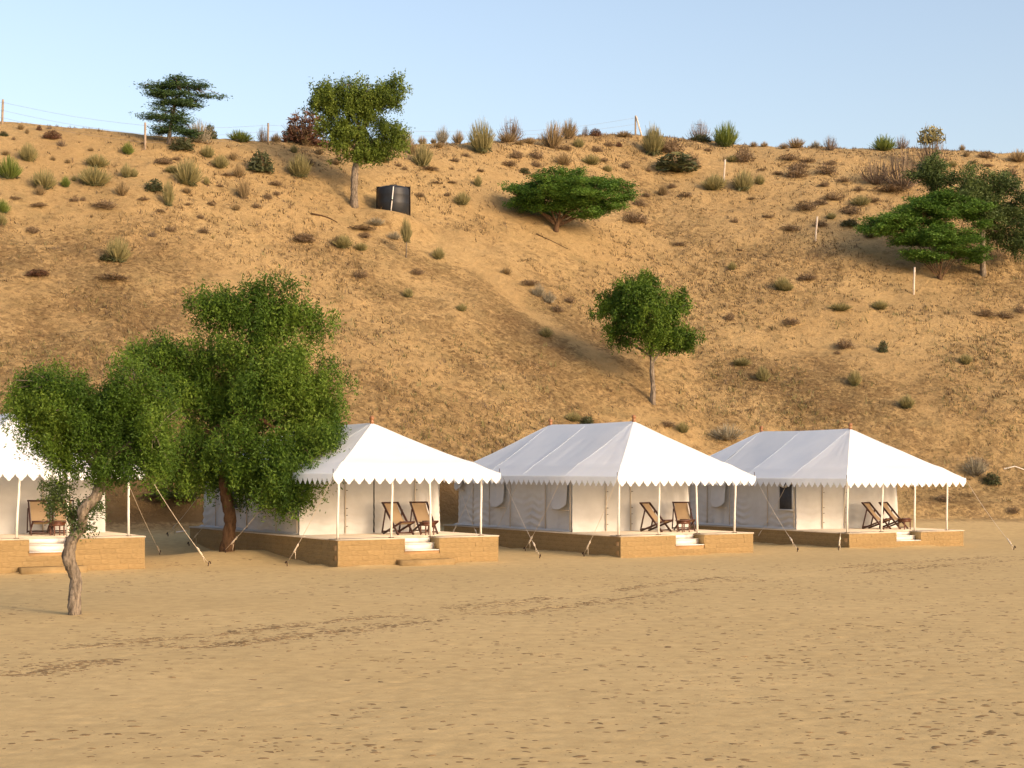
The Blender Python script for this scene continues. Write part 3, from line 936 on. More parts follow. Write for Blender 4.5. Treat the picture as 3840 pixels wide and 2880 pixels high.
def crown_points(blobs, n, rg, shell=0.55, sub=7, sig=0.30, flat=False):
    """leaf-spray centres: boughs spread through the blobs, each carrying a cluster of sprays"""
    B = np.array(blobs, float)                    # cx cy cz rx ry rz
    w = (B[:, 3] * B[:, 4] * B[:, 5]) ** (2 / 3); w /= w.sum()
    m = max(4, n // sub)
    i = rg.choice(len(B), m, p=w)
    d = rg.normal(size=(m, 3)); d /= np.linalg.norm(d, axis=1)[:, None]
    r = (shell ** 3 + (1 - shell ** 3) * rg.random(m)) ** (1 / 3)
    r *= 0.72 + 0.30 * rg.random(m) + 0.28 * (rg.random(m) < 0.06)
    C = B[i, :3] + d * r[:, None] * B[i, 3:6]
    j = np.repeat(np.arange(m), sub)
    g_ = rg.normal(size=(len(j), 3)) * sig * np.array([1, 1, 0.22 if flat else 0.75])
    return C[j] + g_

def make_tree(name, label, cat, base, trunk, blobs, per_px, mats, nclump, per, spread, size, aspect=0.42, droop=0.12, flat=False, nlimb=9,
              r0=0.15, seed=1, depth=1.0, group=None, shell=0.5, twigs=120, trunk_n=14, stems=None, sig=0.28):
    """trunk: [(du, dv, r)] and blobs: [(u, v, ru, rv)] in photo units of per_px metres, measured from the base"""
    rg = np.random.default_rng(seed); rr = random.Random(seed)
    root = empty(name, base)
    tag(root, label, cat, group)
    tp = [Vector((du * per_px, rr.uniform(-0.05, 0.05) * i, -dv * per_px)) for i, (du, dv, r) in enumerate(trunk)]
    tr_ = [r for _, _, r in trunk]
    # resample the trunk
    if len(tp) > 1:
        P, R = [], []
        for i in range(len(tp) - 1):
            for q in range(5):
                f = q / 5
                P.append(tp[i].lerp(tp[i+1], f)); R.append(tr_[i] * (1 - f) + tr_[i+1] * f)
        P.append(tp[-1]); R.append(tr_[-1])
        for _ in range(1):
            P = [P[0]] + [(P[i-1] + P[i] * 2 + P[i+1]) / 4 for i in range(1, len(P) - 1)] + [P[-1]]
        P[0] = P[0] - Vector((0, 0, 0.25)); R[0] *= 1.15
        MB().tube(P, R, trunk_n, rough=0.17, seed=seed).build('trunk', mats[0], root, smooth=True)
    B = []
    for (u, v, ru, rv, *fw) in blobs:
        rx, rz = ru * per_px, rv * per_px
        ry = (0.5 * rx + 0.5 * (rx if flat else max(rx, rz))) * depth
        dy = rr.uniform(-0.35, 0.35) * ry if not fw else fw[0]
        B.append((u * per_px, dy, -v * per_px, rx, ry, rz))
    C = crown_points(B, nclump, rg, shell, 11, sig, flat)
    tone = np.clip(0.45 + 1.3 * vnoise(C[:, 0] / 0.7 + 50, (C[:, 2] + C[:, 1]) / 0.7 + 50, seed) + rg.normal(0, 0.1, len(C)), 0, 1)
    obj('crown', leaf_cloud('crown', C, tone, per, spread, size, aspect, droop, flat, mats[1], rg), root)
    top = tp[-1] if len(tp) > 1 else Vector((0, 0, 0.1))
    low = tp[max(0, len(tp) - 3)]
    # limbs to the blob centres
    order = sorted(B, key=lambda b: -b[3] * b[5])[:nlimb]
    limb_pts = []
    for j, b in enumerate(order):
        e = Vector(b[:3]) + Vector((0, 0, -0.1 * b[5]))
        st = low.lerp(top, rr.uniform(0.2, 1.0)) if stems is None else Vector((rr.uniform(-0.1, 0.1), rr.uniform(-0.1, 0.1), 0.0))
        mid = st.lerp(e, 0.5) + Vector((rr.uniform(-.2, .2), rr.uniform(-.2, .2), 0.12 * (e - st).length * (0.4 if stems is None else -0.4)))
        pts = [st.lerp(mid, q) .lerp(mid.lerp(e, q), q) for q in np.linspace(0, 1, 8)]
        ra = min(tr_[-1], r0 * 0.6) * rr.uniform(0.7, 1.0)
        MB().tube(pts, list(np.linspace(ra, ra * 0.25, 8)), 8, rough=0.1, seed=j).build('limb', mats[0], root, smooth=True)
        limb_pts += pts[3:]
    # fine branches out to the leaf clumps
    mb = MB()
    lp = np.array([tuple(p) for p in limb_pts])
    for j in rg.choice(len(C), min(twigs, len(C)), replace=False):
        c = C[j]
        k = int(np.argmin(((lp - c) ** 2).sum(1)))
        a, e = Vector(lp[k]), Vector(c)
        m_ = a.lerp(e, 0.55) + Vector((0, 0, 0.08 * (e - a).length))
        mb.tube([a, m_, e], [0.018 * max(1, r0 / 0.15), 0.012, 0.005], 4, cap=False)
    if mb.n:
        tw = mb.build('twigs', mats[0], root); tw['kind'] = 'stuff'
    return root

def px_tree(base_uv, pts, S=1.0):
    return [(u - base_uv[0], v - base_uv[1], *rest) for u, v, *rest in pts]

# foreground crooked tree (measures in the 2212-wide frame)
g = ground_at(160 * S22, 1328 * S22); pp = g.y / F * S22
b0 = (160, 1328)
make_tree('crooked_tree', 'small green tree with crooked grey trunk standing on open sand', 'tree', g,
    px_tree(b0, [(160,1328,.135),(161,1290,.125),(163,1250,.12),(147,1210,.13),(152,1172,.115),(176,1140,.10),(184,1100,.105),(208,1072,.12),(222,1035,.115),(235,985,.09)]),
    px_tree(b0, [(60,850,48,40),(115,835,62,42),(165,880,85,62),(235,880,95,70),(290,845,70,55),(335,930,42,70),(285,950,80,68),(200,960,85,55),(110,930,60,55),
                 (150,1000,45,30),(250,1010,60,28),(320,1000,40,32),(345,880,30,40),(255,800,45,26),(85,895,50,40)]),
    pp, (M['bark'], M['leaf_droop']), 2600, 42, (0.055, 0.055, 0.12), 0.074, 0.32, 0.14, seed=11, r0=0.16, twigs=220, shell=0.35, trunk_n=22, sig=0.14)
# low sprigs clothing its trunk belong to the same tree
crooked = bpy.data.objects['crooked_tree']
rg_ = np.random.default_rng(5)
sp = px_tree(b0, [(130,1075,32,22),(165,1105,26,20),(178,1135,22,26),(125,1050,40,16),(168,1190,14,22),(200,1085,26,18),(105,1095,20,12)])
SB = [(u*pp, 0.05, -v*pp, a*pp, a*pp, b*pp) for u, v, a, b in sp]
SC = crown_points(SB, 130, rg_, 0.1, 4, 0.10)
obj('trunk_sprigs', leaf_cloud('trunk_sprigs', SC, np.full(len(SC), 0.3), 34, (0.07, 0.07, 0.06), 0.065, 0.42, 0.10, False, M['leaf_dull'], rg_), crooked)

g = Vector((-9.55, 54.0, 0)); g.z = float(height(g.x, g.y)); pp = g.y / F * S22; b0 = (490, 1187)
make_tree('big_leafy_tree', 'tall dense green tree with brown trunk overhanging a tent', 'tree', g,
    px_tree(b0, [(490,1187,.24),(495,1150,.20),(498,1115,.20),(490,1075,.19),(486,1040,.18),(492,990,.17),(505,920,.15),(520,850,.12)]),
    px_tree(b0, [(475,655,58,55),(545,690,75,60),(610,625,42,36),(635,690,70,52),(700,705,36,42),(560,780,120,70),(455,770,80,60),(345,775,70,36),(305,770,40,24),
                 (640,800,80,55),(690,870,50,60),(560,880,120,70),(430,880,95,75),(380,960,70,60),(520,970,110,60),(640,950,90,62),(690,930,45,50),
                 (600,1025,80,45),(450,1025,75,38),(390,830,60,60),(560,640,36,46),(655,1010,58,42,-1.7),(505,860,90,60),(700,985,42,46,-1.8),(615,1062,48,28,-1.5),(650,1045,46,26,-1.8),(722,945,28,40,-1.3),(540,1045,60,30),(705,820,36,60),(400,1010,50,40),(370,1035,26,22)]),
    pp, (M['bark_brown'], M['leaf_droop']), 4700, 40, (0.085, 0.085, 0.19), 0.115, 0.33, 0.20, seed=21, r0=0.22, twigs=300, shell=0.35, sig=0.23, nlimb=14, trunk_n=18)

# round tree on the lower slope
g = ground_at(1410 * S22, 872 * S22); pp = g.y / F * S22; b0 = (1410, 872)
make_tree('slope_tree', 'round-headed green tree alone on the lower dune slope', 'tree', g,
    px_tree(b0, [(1410,872,.15),(1411,835,.12),(1408,805,.12),(1409,775,.11),(1405,735,.09)]),
    px_tree(b0, [(1400,680,72,56),(1385,612,38,22),(1340,655,42,36),(1455,668,40,42),(1332,722,26,24),(1440,735,44,26),(1392,730,42,22),(1408,782,15,12),(1345,622,22,16),(1452,618,22,14),(1310,668,18,14),(1478,720,18,22),(1370,640,50,30)]),
    pp, (M['bark'], M['leaf_droop']), 1500, 34, (0.09, 0.09, 0.15), 0.13, 0.45, 0.16, seed=31, r0=0.12, twigs=140, shell=0.35, sig=0.26)

# tall tree beside the water tank
g = ground_at(765 * S22, 445 * S22); pp = g.y / F * S22; b0 = (765, 445)
make_tree('ridge_tree', 'tall olive-green tree with bare lower trunk beside the black tank', 'tree', g,
    px_tree(b0, [(765,445,.24),(765,415,.20),(766,380,.19),(770,345,.18),(778,310,.15),(785,270,.11)]),
    px_tree(b0, [(742,222,54,44),(724,275,34,34),(762,285,38,32),(735,318,26,16),(700,196,24,15),(768,195,30,18),(825,195,30,18),(855,186,18,17),(836,216,28,14),(808,238,20,12),(856,286,20,20),(842,310,24,13),(810,325,28,13),(868,302,12,12),(690,230,14,20),(780,330,20,12),(800,212,26,18),(828,256,18,18),(792,250,26,24),(835,285,20,12)]),
    pp, (M['bark'], M['leaf_olive']), 1500, 34, (0.10, 0.10, 0.18), 0.14, 0.45, 0.20, seed=41, r0=0.2, twigs=200, shell=0.35, sig=0.30)

# feathery acacia on the crest
g = ground_at(365 * S22, 312 * S22); pp = g.y / F * S22; b0 = (365, 312)
make_tree('acacia_tree', 'dark feathery acacia with tiered branches standing on the crest against the sky', 'tree', g,
    px_tree(b0, [(365,312,.13),(366,290,.11),(370,265,.10),(375,240,.08),(380,210,.05)]),
    px_tree(b0, [(380,175,36,7),(360,185,48,9),(420,190,38,8),(335,200,28,8),(385,205,56,10),(440,203,22,5),(360,222,45,9),(410,225,40,8),(375,240,40,8),(415,245,28,6),(350,254,34,8),(398,262,42,9),(372,276,40,8),(345,287,24,7),(398,290,30,7)]),
    pp, (M['bark'], M['leaf_acacia']), 560, 36, (0.24, 0.24, 0.05), 0.17, 0.24, 0.0, flat=True, seed=51, r0=0.11, twigs=260, shell=0.2, depth=0.95)

# umbrella tree in the middle of the slope
g = ground_at(1200 * S22, 500 * S22); pp = g.y / F * S22; b0 = (1200, 500)
make_tree('umbrella_tree', 'low bright green umbrella-shaped tree in the middle of the dune', 'tree', g,
    px_tree(b0, [(1200,500,.17),(1203,488,.15),(1210,472,.14)]),
    px_tree(b0, [(1210,390,85,18),(1290,400,60,18),(1150,405,60,14),(1105,415,32,10),(1215,410,110,22),(1330,415,34,13),(1180,430,75,16),(1270,430,75,18),(1120,440,36,10),(1230,448,70,12),(1315,445,36,12),(1160,452,36,9),(1280,462,36,8),(1345,430,18,7)]),
    pp, (M['bark_brown'], M['leaf_umbrella']), 2100, 36, (0.17, 0.17, 0.09), 0.14, 0.34, 0.06, flat=True, seed=61, r0=0.13, twigs=260, shell=0.3, nlimb=14)

# the pair at the right
g = ground_at(2132 * S22, 610 * S22); g.y += 0.8; g.z = float(height(g.x, g.y)); pp = g.y / F * S22; b0 = (2132, 610)
make_tree('dull_tree', 'dull dark green tree with straight trunk behind the spreading thorn tree', 'tree', g,
    px_tree(b0, [(2132,610,.20),(2131,570,.17),(2130,530,.16),(2132,490,.14),(2135,450,.10)]),
    px_tree(b0, [(2040,395,50,26),(2100,405,48,30),(2150,430,50,36),(2190,420,36,30),(2200,470,40,40),(2130,470,50,30),(2190,520,40,36),(2215,545,30,26),(2160,510,40,26),(2020,375,24,14),(2080,440,50,26),(2235,500,40,50)]),
    pp, (M['bark'], M['leaf_dull']), 1500, 34, (0.15, 0.15, 0.14), 0.15, 0.40, 0.10, seed=71, r0=0.17, twigs=220)
g = ground_at(2030 * S22, 603 * S22); pp = g.y / F * S22; b0 = (2030, 603)
make_tree('thorn_tree', 'spreading bright green thorn tree with a fan of brown stems, beside the marker posts', 'tree', g,
    px_tree(b0, [(2030,603,.16),(2030,596,.14)]),
    px_tree(b0, [(2000,452,66,18),(2090,445,52,20),(2045,422,46,18),(2110,545,40,14),(2030,520,70,16),(1960,475,60,16),(2020,430,50,16),(1960,455,60,14),(2060,460,66,16),(1910,475,42,12),(1990,475,80,14),(2100,480,40,14),(1880,497,32,8),(1950,500,70,12),(2040,500,80,14),(1985,520,60,12),(1930,485,70,14),(2100,510,60,16),(2060,540,60,12),(2010,555,48,8),(1965,545,36,8),(2095,560,40,9),(2070,520,50,10)]),
    pp, (M['bark_brown'], M['leaf_umbrella']), 2300, 36, (0.19, 0.19, 0.085), 0.15, 0.34, 0.05, flat=True, seed=81, r0=0.07, twigs=320, shell=0.3, nlimb=15, stems=True)

# ------------------------------------------------------------------ shrubs
def ribbons(rg, starts, ends, width, bend, tone):
    """curved two-piece ribbons from starts to ends"""
    k = len(starts)
    mid = (starts + ends) / 2 + bend
    d = ends - starts
    w = np.cross(d, rg.normal(size=(k, 3))); w /= np.linalg.norm(w, axis=1)[:, None] + 1e-9
    w = w * np.asarray(width).reshape(-1, 1) / 2
    V = np.stack([starts - w, starts + w, mid + w * 0.9, mid - w * 0.9, ends + w * 0.35, ends - w * 0.35], 1).reshape(-1, 3)
    b = np.arange(k)[:, None] * 6
    fq = np.concatenate([b + np.array([[0, 1, 2, 3]]), b + np.array([[3, 2, 4, 5]])])
    return V, fq, np.repeat(tone, 6)

def shrub_mesh(kind, seed):
    """unit shrub: about 1 wide and 1 tall"""
    rg = np.random.default_rng(seed)
    def broom(k, spread, wid, z0=0.0, top=1.0, tone=0.5, out=0.10):
        a = rg.random(k) * 6.283; r = np.sqrt(rg.random(k)) * spread
        st = np.stack([np.cos(a) * r * 0.25, np.sin(a) * r * 0.25, np.full(k, z0)], 1)
        hgt = top * (1 - 0.55 * (r / max(spread, .01)) ** 2) * (0.65 + 0.4 * rg.random(k))
        en = np.stack([np.cos(a) * r, np.sin(a) * r, z0 + hgt], 1)
        en[:, :2] += rg.normal(0, 0.05, (k, 2))
        bend = np.stack([np.cos(a) * out * r, np.sin(a) * out * r, np.full(k, 0.04)], 1) + rg.normal(0, 0.02, (k, 3))
        return ribbons(rg, st, en, wid * (0.5 + rg.random(k)), bend, np.clip(tone + rg.normal(0, 0.2, k), 0, 1))
    def tangle(k, sx, sz, ln, wid, tone=0.4):
        d = rg.normal(size=(k, 3)); d /= np.linalg.norm(d, axis=1)[:, None]
        p = d * (rg.random(k) ** 0.5)[:, None] * np.array([sx, sx, sz]); p[:, 2] = np.abs(p[:, 2])
        dr = rg.normal(size=(k, 3)); dr[:, 2] = np.abs(dr[:, 2]) * 0.8
        dr /= np.linalg.norm(dr, axis=1)[:, None]
        L_ = ln * (0.5 + rg.random(k))[:, None]
        return ribbons(rg, p - dr * L_ / 2, p + dr * L_ / 2, wid * (0.5 + rg.random(k)), rg.normal(0, 0.02, (k, 3)), np.clip(tone + rg.normal(0, 0.2, k), 0, 1))
    mats = {'g': ('s_olive', 's_dark'), 'G': ('s_green', 's_dark'), 'b': ('s_dead', 's_dead'), 'd': ('s_dry', 's_dead'), 't': ('s_twig', 's_twig'),
            's': ('s_dark', 's_dead'), 'r': ('s_red', 's_dead'), 'p': ('s_pale', 's_dead'), 'k': ('s_twig', 's_olive')}[kind]
    if kind in 'gG': parts = [(broom(420, 0.48, 0.020, out=0.12), 0), (tangle(130, 0.32, 0.30, 0.22, 0.022, 0.3), 1)]
    elif kind == 'd': parts = [(broom(300, 0.46, 0.018), 0), (tangle(70, 0.28, 0.2, 0.2, 0.02), 1)]
    elif kind == 'p': parts = [(broom(240, 0.48, 0.016), 0), (tangle(160, 0.42, 0.7, 0.18, 0.018, 0.6), 0), (tangle(50, 0.25, 0.15, 0.2, 0.02), 1)]
    elif kind == 't': parts = [(broom(110, 0.5, 0.017, out=0.25), 0), (tangle(150, 0.45, 0.85, 0.20, 0.011), 0)]
    elif kind == 'b': parts = [(tangle(240, 0.50, 0.85, 0.34, 0.024, 0.40), 0), (broom(70, 0.5, 0.02, out=0.2), 1)]
    elif kind == 's': parts = [(tangle(520, 0.46, 0.85, 0.18, 0.05, 0.4), 0), (broom(60, 0.4, 0.02), 1)]
    elif kind == 'r': parts = [(tangle(700, 0.46, 0.9, 0.14, 0.035, 0.5), 0), (broom(120, 0.48, 0.016), 1)]
    elif kind == 'k': parts = [(broom(120, 0.42, 0.014, out=0.2), 0), (tangle(330, 0.40, 0.32, 0.16, 0.026, 0.4), 1)]
    V, Q, T, MI, n = [], [], [], [], 0
    for (v, q, t), mi in parts:
        if kind == 'k' and mi == 1: v = v + np.array([0, 0, 0.55])
        V.append(v); Q.append(q + n); T.append(t); MI.append(np.full(len(q), mi)); n += len(v)
    me = np_mesh('shrub_' + kind, np.concatenate(V), np.concatenate(Q), None, False, {'tone': np.concatenate(T)})
    for mm in mats: me.materials.append(M[mm])
    me.polygons.foreach_set('material_index', np.concatenate(MI).astype(np.int32))
    return me
SHM = {k: [shrub_mesh(k, 100 + 10 * i + ord(k)) for i in range(4)] for k in 'gGbdtsrpk'}

SHL = {'g': ('broom_shrub', 'grey-green broom shrub with fine upright stems on the dune', 'shrub', 'grey-green broom shrubs'),
       'G': ('green_shrub', 'fresh green broom shrub with dense upright stems on the dune', 'shrub', 'fresh green broom shrubs'),
       'b': ('dead_shrub', 'low dark brown clump of dead tangled twigs on the dune', 'dead shrub', 'dead brown shrubs'),
       'd': ('dry_shrub', 'straw-coloured dry bushy tuft on the dune', 'dry shrub', 'straw-coloured dry shrubs'),
       't': ('bare_shrub', 'leafless grey-brown twiggy bush on the dune', 'bare shrub', 'leafless twiggy bushes'),
       's': ('dark_shrub', 'dense dark green low shrub on the dune', 'shrub', 'dense dark green shrubs'),
       'r': ('reddish_bush', 'reddish-brown leafy bush on the dune', 'bush', 'reddish-brown bushes'),
       'p': ('pale_shrub', 'whitish feathery shrub on the dune', 'shrub', 'whitish feathery shrubs'),
       'k': ('wispy_bush', 'tall wispy bush with a green middle on the dune', 'bush', 'wispy bushes')}
LOOK = {'g': 'grey-green broom shrub', 'G': 'fresh green broom shrub', 'b': 'dead brown twig clump', 'd': 'straw-coloured dry tuft', 't': 'leafless twiggy bush',
        's': 'dense dark green shrub', 'r': 'reddish-brown bush', 'p': 'whitish feathery shrub', 'k': 'wispy bush'}
MARKS = [(ground_at(u * S22, v * S22), n) for u, v, n in (
    (365, 312, 'the feathery acacia'), (765, 445, 'the bare-trunked olive-green tree'), (850, 460, 'the black tank'), (1200, 500, 'the umbrella tree'),
    (2030, 603, 'the thorn tree'), (1410, 872, 'the round-headed tree'), (1563, 397, 'the highest marker post'), (1761, 520, 'the middle marker post'),
    (1974, 637, 'the lowest marker post'), (877, 557, 'the slender sapling'), (1373, 291, 'the braced fence post'), (313, 322, 'the first fence post past the acacia'),
    (578, 307, 'the fence post by the reddish bush'), (1110, 294, 'the half-hidden fence post'))]
MARKS += [(Vector((TA.x - 4, TA.y + 14, 2)), 'the tent behind the crooked tree'), (Vector((TB.x - 4, TB.y + 13, 2)), 'the tent with the door slit'),
          (Vector((TC.x - 2, TC.y + 14, 2)), 'the tent with closed flaps'), (Vector((TD.x + 1, TD.y + 15, 2)), 'the tent with the open window')]
_si = 0
def shrub(u, v, w, h, kind, label=None):
    global _si
    _si += 1
    g = ground_at(u, v)
    m = g.y / F
    rr = random.Random(_si)
    o = obj(SHL[kind][0], SHM[kind][_si % 4], None, (g.x, g.y, g.z - 0.04), (rr.uniform(-.08, .08), rr.uniform(-.08, .08), rr.uniform(0, 6.28)),
            (w * m * (1.1 if kind == 'b' else 1.25), w * m * (1.1 if kind == 'b' else 1.25), h * m * (0.95 if kind == 'b' else 1.12)))
    nm, lb, ct, gr = SHL[kind]
    if label:
        tag(o, label, ct); return
    near = sorted(((g - p).length, p, n) for p, n in MARKS) if False else sorted([((g - p).length, i) for i, (p, n) in enumerate(MARKS)])
    d1, i1 = near[0]; d2, i2 = near[1]
    size = 'tiny' if max(w, h) * m < 0.55 else 'small' if max(w, h) * m < 0.9 else 'mid-sized' if max(w, h) * m < 1.5 else 'large'
    shape = ' tall' if h > 1.25 * w else ' flat' if h < 0.45 * w else ''
    if d2 < 1.6 * d1:
        rel = 'between ' + MARKS[i1][1] + ' and ' + MARKS[i2][1]
        if len(rel.split()) > 10: rel = 'near ' + MARKS[i1][1]
    else:
        dz = g.z - MARKS[i1][0].z
        how = 'uphill of ' if dz > 0.7 else 'downhill of ' if dz < -0.7 else 'level with '
        rel = ('close ' if d1 < 4 and how != 'level with ' else '') + how + MARKS[i1][1]
    lab = size + shape + ' ' + LOOK[kind] + ' ' + rel
    tag(o, ' '.join(lab.split()[:16]), ct, gr)

R5 = [(135,495,45,45,'d'),(175,520,30,40,'d'),(255,500,34,38,'r'),(320,492,34,34,'t'),(340,552,110,60,'r'),(400,606,60,55,'t'),(25,535,55,38,'s'),(90,562,30,30,'b'),
 (185,700,110,120,'g'),(60,812,150,140,'G'),(285,877,150,130,'g'),(425,866,60,75,'G'),(610,857,190,130,'g'),(630,740,140,90,'g'),(820,802,70,95,'g'),(870,797,50,60,'g'),
 (828,653,75,80,'G'),(440,712,40,32,'d'),(345,692,40,30,'d'),(590,632,40,30,'d'),(680,1002,150,75,'b'),(250,992,120,32,'b'),(100,947,80,25,'b'),(10,1035,100,90,'G'),(10,1110,70,80,'g'),
 (1000,892,110,90,'s'),(1090,987,70,170,'g'),(1215,855,170,170,'g'),(790,922,90,95,'d'),(1060,717,130,60,'b'),(1145,692,60,32,'b'),(1120,772,100,50,'g'),
 (1180,625,140,90,'s'),(1290,575,150,145,'p'),(1365,556,80,110,'s'),(1555,572,150,75,'G'),(1700,575,70,110,'t'),(1790,575,80,60,'d'),
 (1345,672,90,80,'g'),(1510,692,60,60,'d'),(1430,745,100,90,'g'),(1545,802,80,80,'d'),(1690,772,150,160,'s'),(1940,802,150,150,'g'),(2000,722,90,50,'b'),
 (1580,942,90,140,'d'),(1785,857,90,40,'b'),(1735,947,60,60,'b'),(1660,1002,60,40,'b'),(1370,987,70,40,'b'),(1905,642,50,55,'g'),(2070,657,60,50,'d'),(2180,722,60,50,'d'),
 (210,1167,90,70,'b'),(1100,1157,70,55,'b'),(990,1192,60,40,'t'),(1320,1167,70,55,'b'),(1300,1072,50,50,'b'),(760,1347,150,160,'g'),(700,1342,100,50,'s'),(1965,1217,130,70,'b'),(2185,1252,70,90,'b'),
 (930,590,40,30,'b'),(480,960,60,50,'b'),(540,955,40,40,'b'),(1215,985,50,25,'b'),(1210,910,70,45,'d'),(1340,855,40,60,'g'),(1470,790,80,30,'b'),(1425,865,50,30,'b'),(260,920,70,70,'d'),(480,830,35,40,'g'),
 (1880,560,90,90,'g'),(1980,600,70,110,'d'),(1040,1030,60,30,'b'),(1530,1020,60,50,'d'),(1790,920,50,40,'b'),(930,955,80,30,'b'),(40,660,60,40,'d')]
R6 = [(540,642,80,60,'g'),(765,672,110,150,'g'),(765,522,60,50,'d'),(880,528,80,105,'p'),(830,524,40,36,'d'),(975,524,70,80,'d'),(1120,590,150,200,'g'),(1290,500,130,150,'t'),(1265,525,120,60,'d'),
 (1535,562,140,160,'d'),(1630,504,105,115,'d'),(1610,572,80,40,'b'),(1730,490,40,65,'t'),(1790,490,70,50,'r'),(2130,602,110,180,'g'),(1020,612,60,30,'b'),(950,642,70,30,'b'),(1275,667,100,40,'b'),
 (1320,622,90,60,'b'),(1440,622,90,70,'b'),(1440,672,70,50,'b'),(1600,662,120,70,'d'),(1690,557,70,60,'g'),(1765,657,110,60,'g'),(1800,582,70,50,'b'),(1930,552,40,30,'r'),(1970,682,60,60,'b'),
 (1370,712,60,40,'s'),(1090,787,50,70,'g'),(1000,897,90,80,'g'),(915,847,50,30,'b'),(750,852,60,40,'b'),(2010,1002,140,90,'b'),(2050,902,80,50,'b'),(2090,852,50,40,'b'),(2190,842,60,70,'d'),
 (65,1117,120,70,'b'),(290,1152,120,80,'g'),(420,1092,80,50,'b'),(490,1022,110,50,'p'),(600,1102,90,50,'p'),(860,1217,80,70,'g'),(400,1167,80,50,'g'),(640,560,130,110,'g'),(700,600,60,90,'d'),
 (1400,535,70,40,'d'),(1340,540,60,30,'d'),(1960,495,110,36,'d'),(620,670,40,30,'b'),(800,690,120,30,'b'),(940,690,30,20,'b'),(660,690,40,28,'b'),(860,560,60,40,'d'),(1870,550,70,36,'b'),(1840,640,60,30,'b'),(2100,700,50,30,'b'),
 (1860,700,60,40,'g'),(940,770,60,20,'b'),(850,770,70,20,'b'),(1110,700,60,20,'b')]
R7 = [(75,427,130,150,'g'),(180,420,150,110,'b'),(210,525,230,120,'s'),(290,500,110,110,'b'),(345,355,120,125,'t'),(345,357,120,50,'s'),(490,384,140,140,'G'),(600,472,110,125,'b'),(530,472,70,40,'g'),
 (430,632,130,90,'g'),(590,637,120,125,'g'),(655,382,50,30,'d'),(715,385,44,34,'d'),(830,395,60,36,'d'),(900,392,110,60,'d'),(1010,390,60,44,'p'),(1095,406,80,90,'t'),(900,562,130,100,'b'),(860,462,120,50,'b'),(960,472,90,34,'b'),
 (920,510,110,50,'b'),(1070,542,120,80,'b'),(1100,490,70,40,'b'),(1170,587,80,40,'b'),(1120,692,120,70,'b'),(1060,612,60,40,'b'),(1360,600,170,150,'t'),(1510,625,210,230,'t'),(1440,645,200,50,'b'),(1405,408,130,90,'G'),(1510,395,80,80,'t'),
 (1855,398,40,36,'d'),(1880,442,40,40,'d'),(1995,447,100,50,'b'),(2000,497,80,22,'b'),(2130,552,90,70,'b'),(2180,472,120,72,'d'),(1270,722,110,60,'g'),(1210,772,130,70,'b'),(960,752,130,80,'b'),(1040,717,80,50,'b'),(1040,842,80,50,'b'),
 (1100,802,60,40,'g'),(1350,702,80,30,'b'),(1210,842,100,50,'s'),(860,867,110,50,'b'),(735,792,80,26,'b'),(545,822,50,40,'b'),(260,672,80,40,'b'),(180,622,60,40,'b'),(130,662,60,50,'b'),(35,672,40,26,'b'),(10,822,60,60,'b'),
 (230,952,80,30,'b'),(530,1092,50,50,'g'),(570,982,40,22,'b'),(845,1212,80,50,'g'),(960,1152,110,50,'b'),(1980,1362,130,60,'b'),(2100,1372,110,50,'b'),(2190,1342,60,70,'b'),(390,412,50,30,'b'),(690,600,60,60,'g'),(700,520,50,20,'b'),(790,545,70,30,'b'),(640,690,60,20,'b'),
 (1600,780,60,30,'d'),(1800,500,50,40,'g'),(1330,905,90,40,'g'),(1920,480,50,20,'b'),(1260,640,60,40,'b')]
LOW = [(3165,1305,70,50,'b'),(3310,1320,34,50,'s'),(2862,1430,50,60,'g'),(3205,1445,50,60,'g'),(2780,1370,70,30,'g'),(2965,1215,70,36,'b'),(2930,1085,60,50,'g'),(3140,1330,30,20,'b'),(3400,1530,60,50,'g'),(3720,1815,60,50,'s'),
       (3660,1780,90,70,'p'),(3670,1745,70,40,'b'),(2585,1320,60,60,'g'),(2730,1650,120,60,'p'),(2200,1590,50,36,'s'),(2150,1580,60,36,'g'),(3300,1160,60,36,'g'),(2735,1200,40,40,'b'),(3150,1165,80,30,'g'),(3620,1365,50,40,'g'),
       (1565,1030,50,30,'b'),(1530,1115,40,36,'g'),(1730,1165,40,30,'g'),(2020,1110,50,50,'p'),(2060,1135,50,46,'p'),(1985,1070,80,30,'b'),(2135,1135,40,36,'b'),(2090,1170,50,36,'b'),(1350,1040,60,40,'b'),(140,1035,80,30,'r'),(420,1050,120,30,'b'),
       (1360,860,110,20,'b'),(640,1880,190,40,'s'),(600,1850,80,40,'g'),(720,1845,120,40,'p'),(2050,1262,50,40,'g'),(1900,1030,40,30,'d'),(2560,1620,50,40,'g'),(2500,1600,60,30,'b'),(3540,1880,60,40,'b'),(3800,1925,50,36,'b')]
for zx, zy, w, h, k in R5: shrub(zx * .5787, 200 + zy * .5787, w * .5787, h * .5787, k)
for zx, zy, w, h, k in R6: shrub(1100 + zx * .633, 200 + zy * .633, w * .633, h * .633, k)
for zx, zy, w, h, k in R7: shrub(2400 + zx * .651, 300 + zy * .651, w * .651, h * .651, k)
for u, v, w, h, k in LOW: shrub(u, v, w, h, k)
shrub(1145, 540, 150, 130, 'r', 'large reddish-brown bush on the crest beside the tall olive-green tree')
shrub(3494, 640, 105, 175, 'k', 'tall wispy bush with a green middle on the crest above the thorn tree')

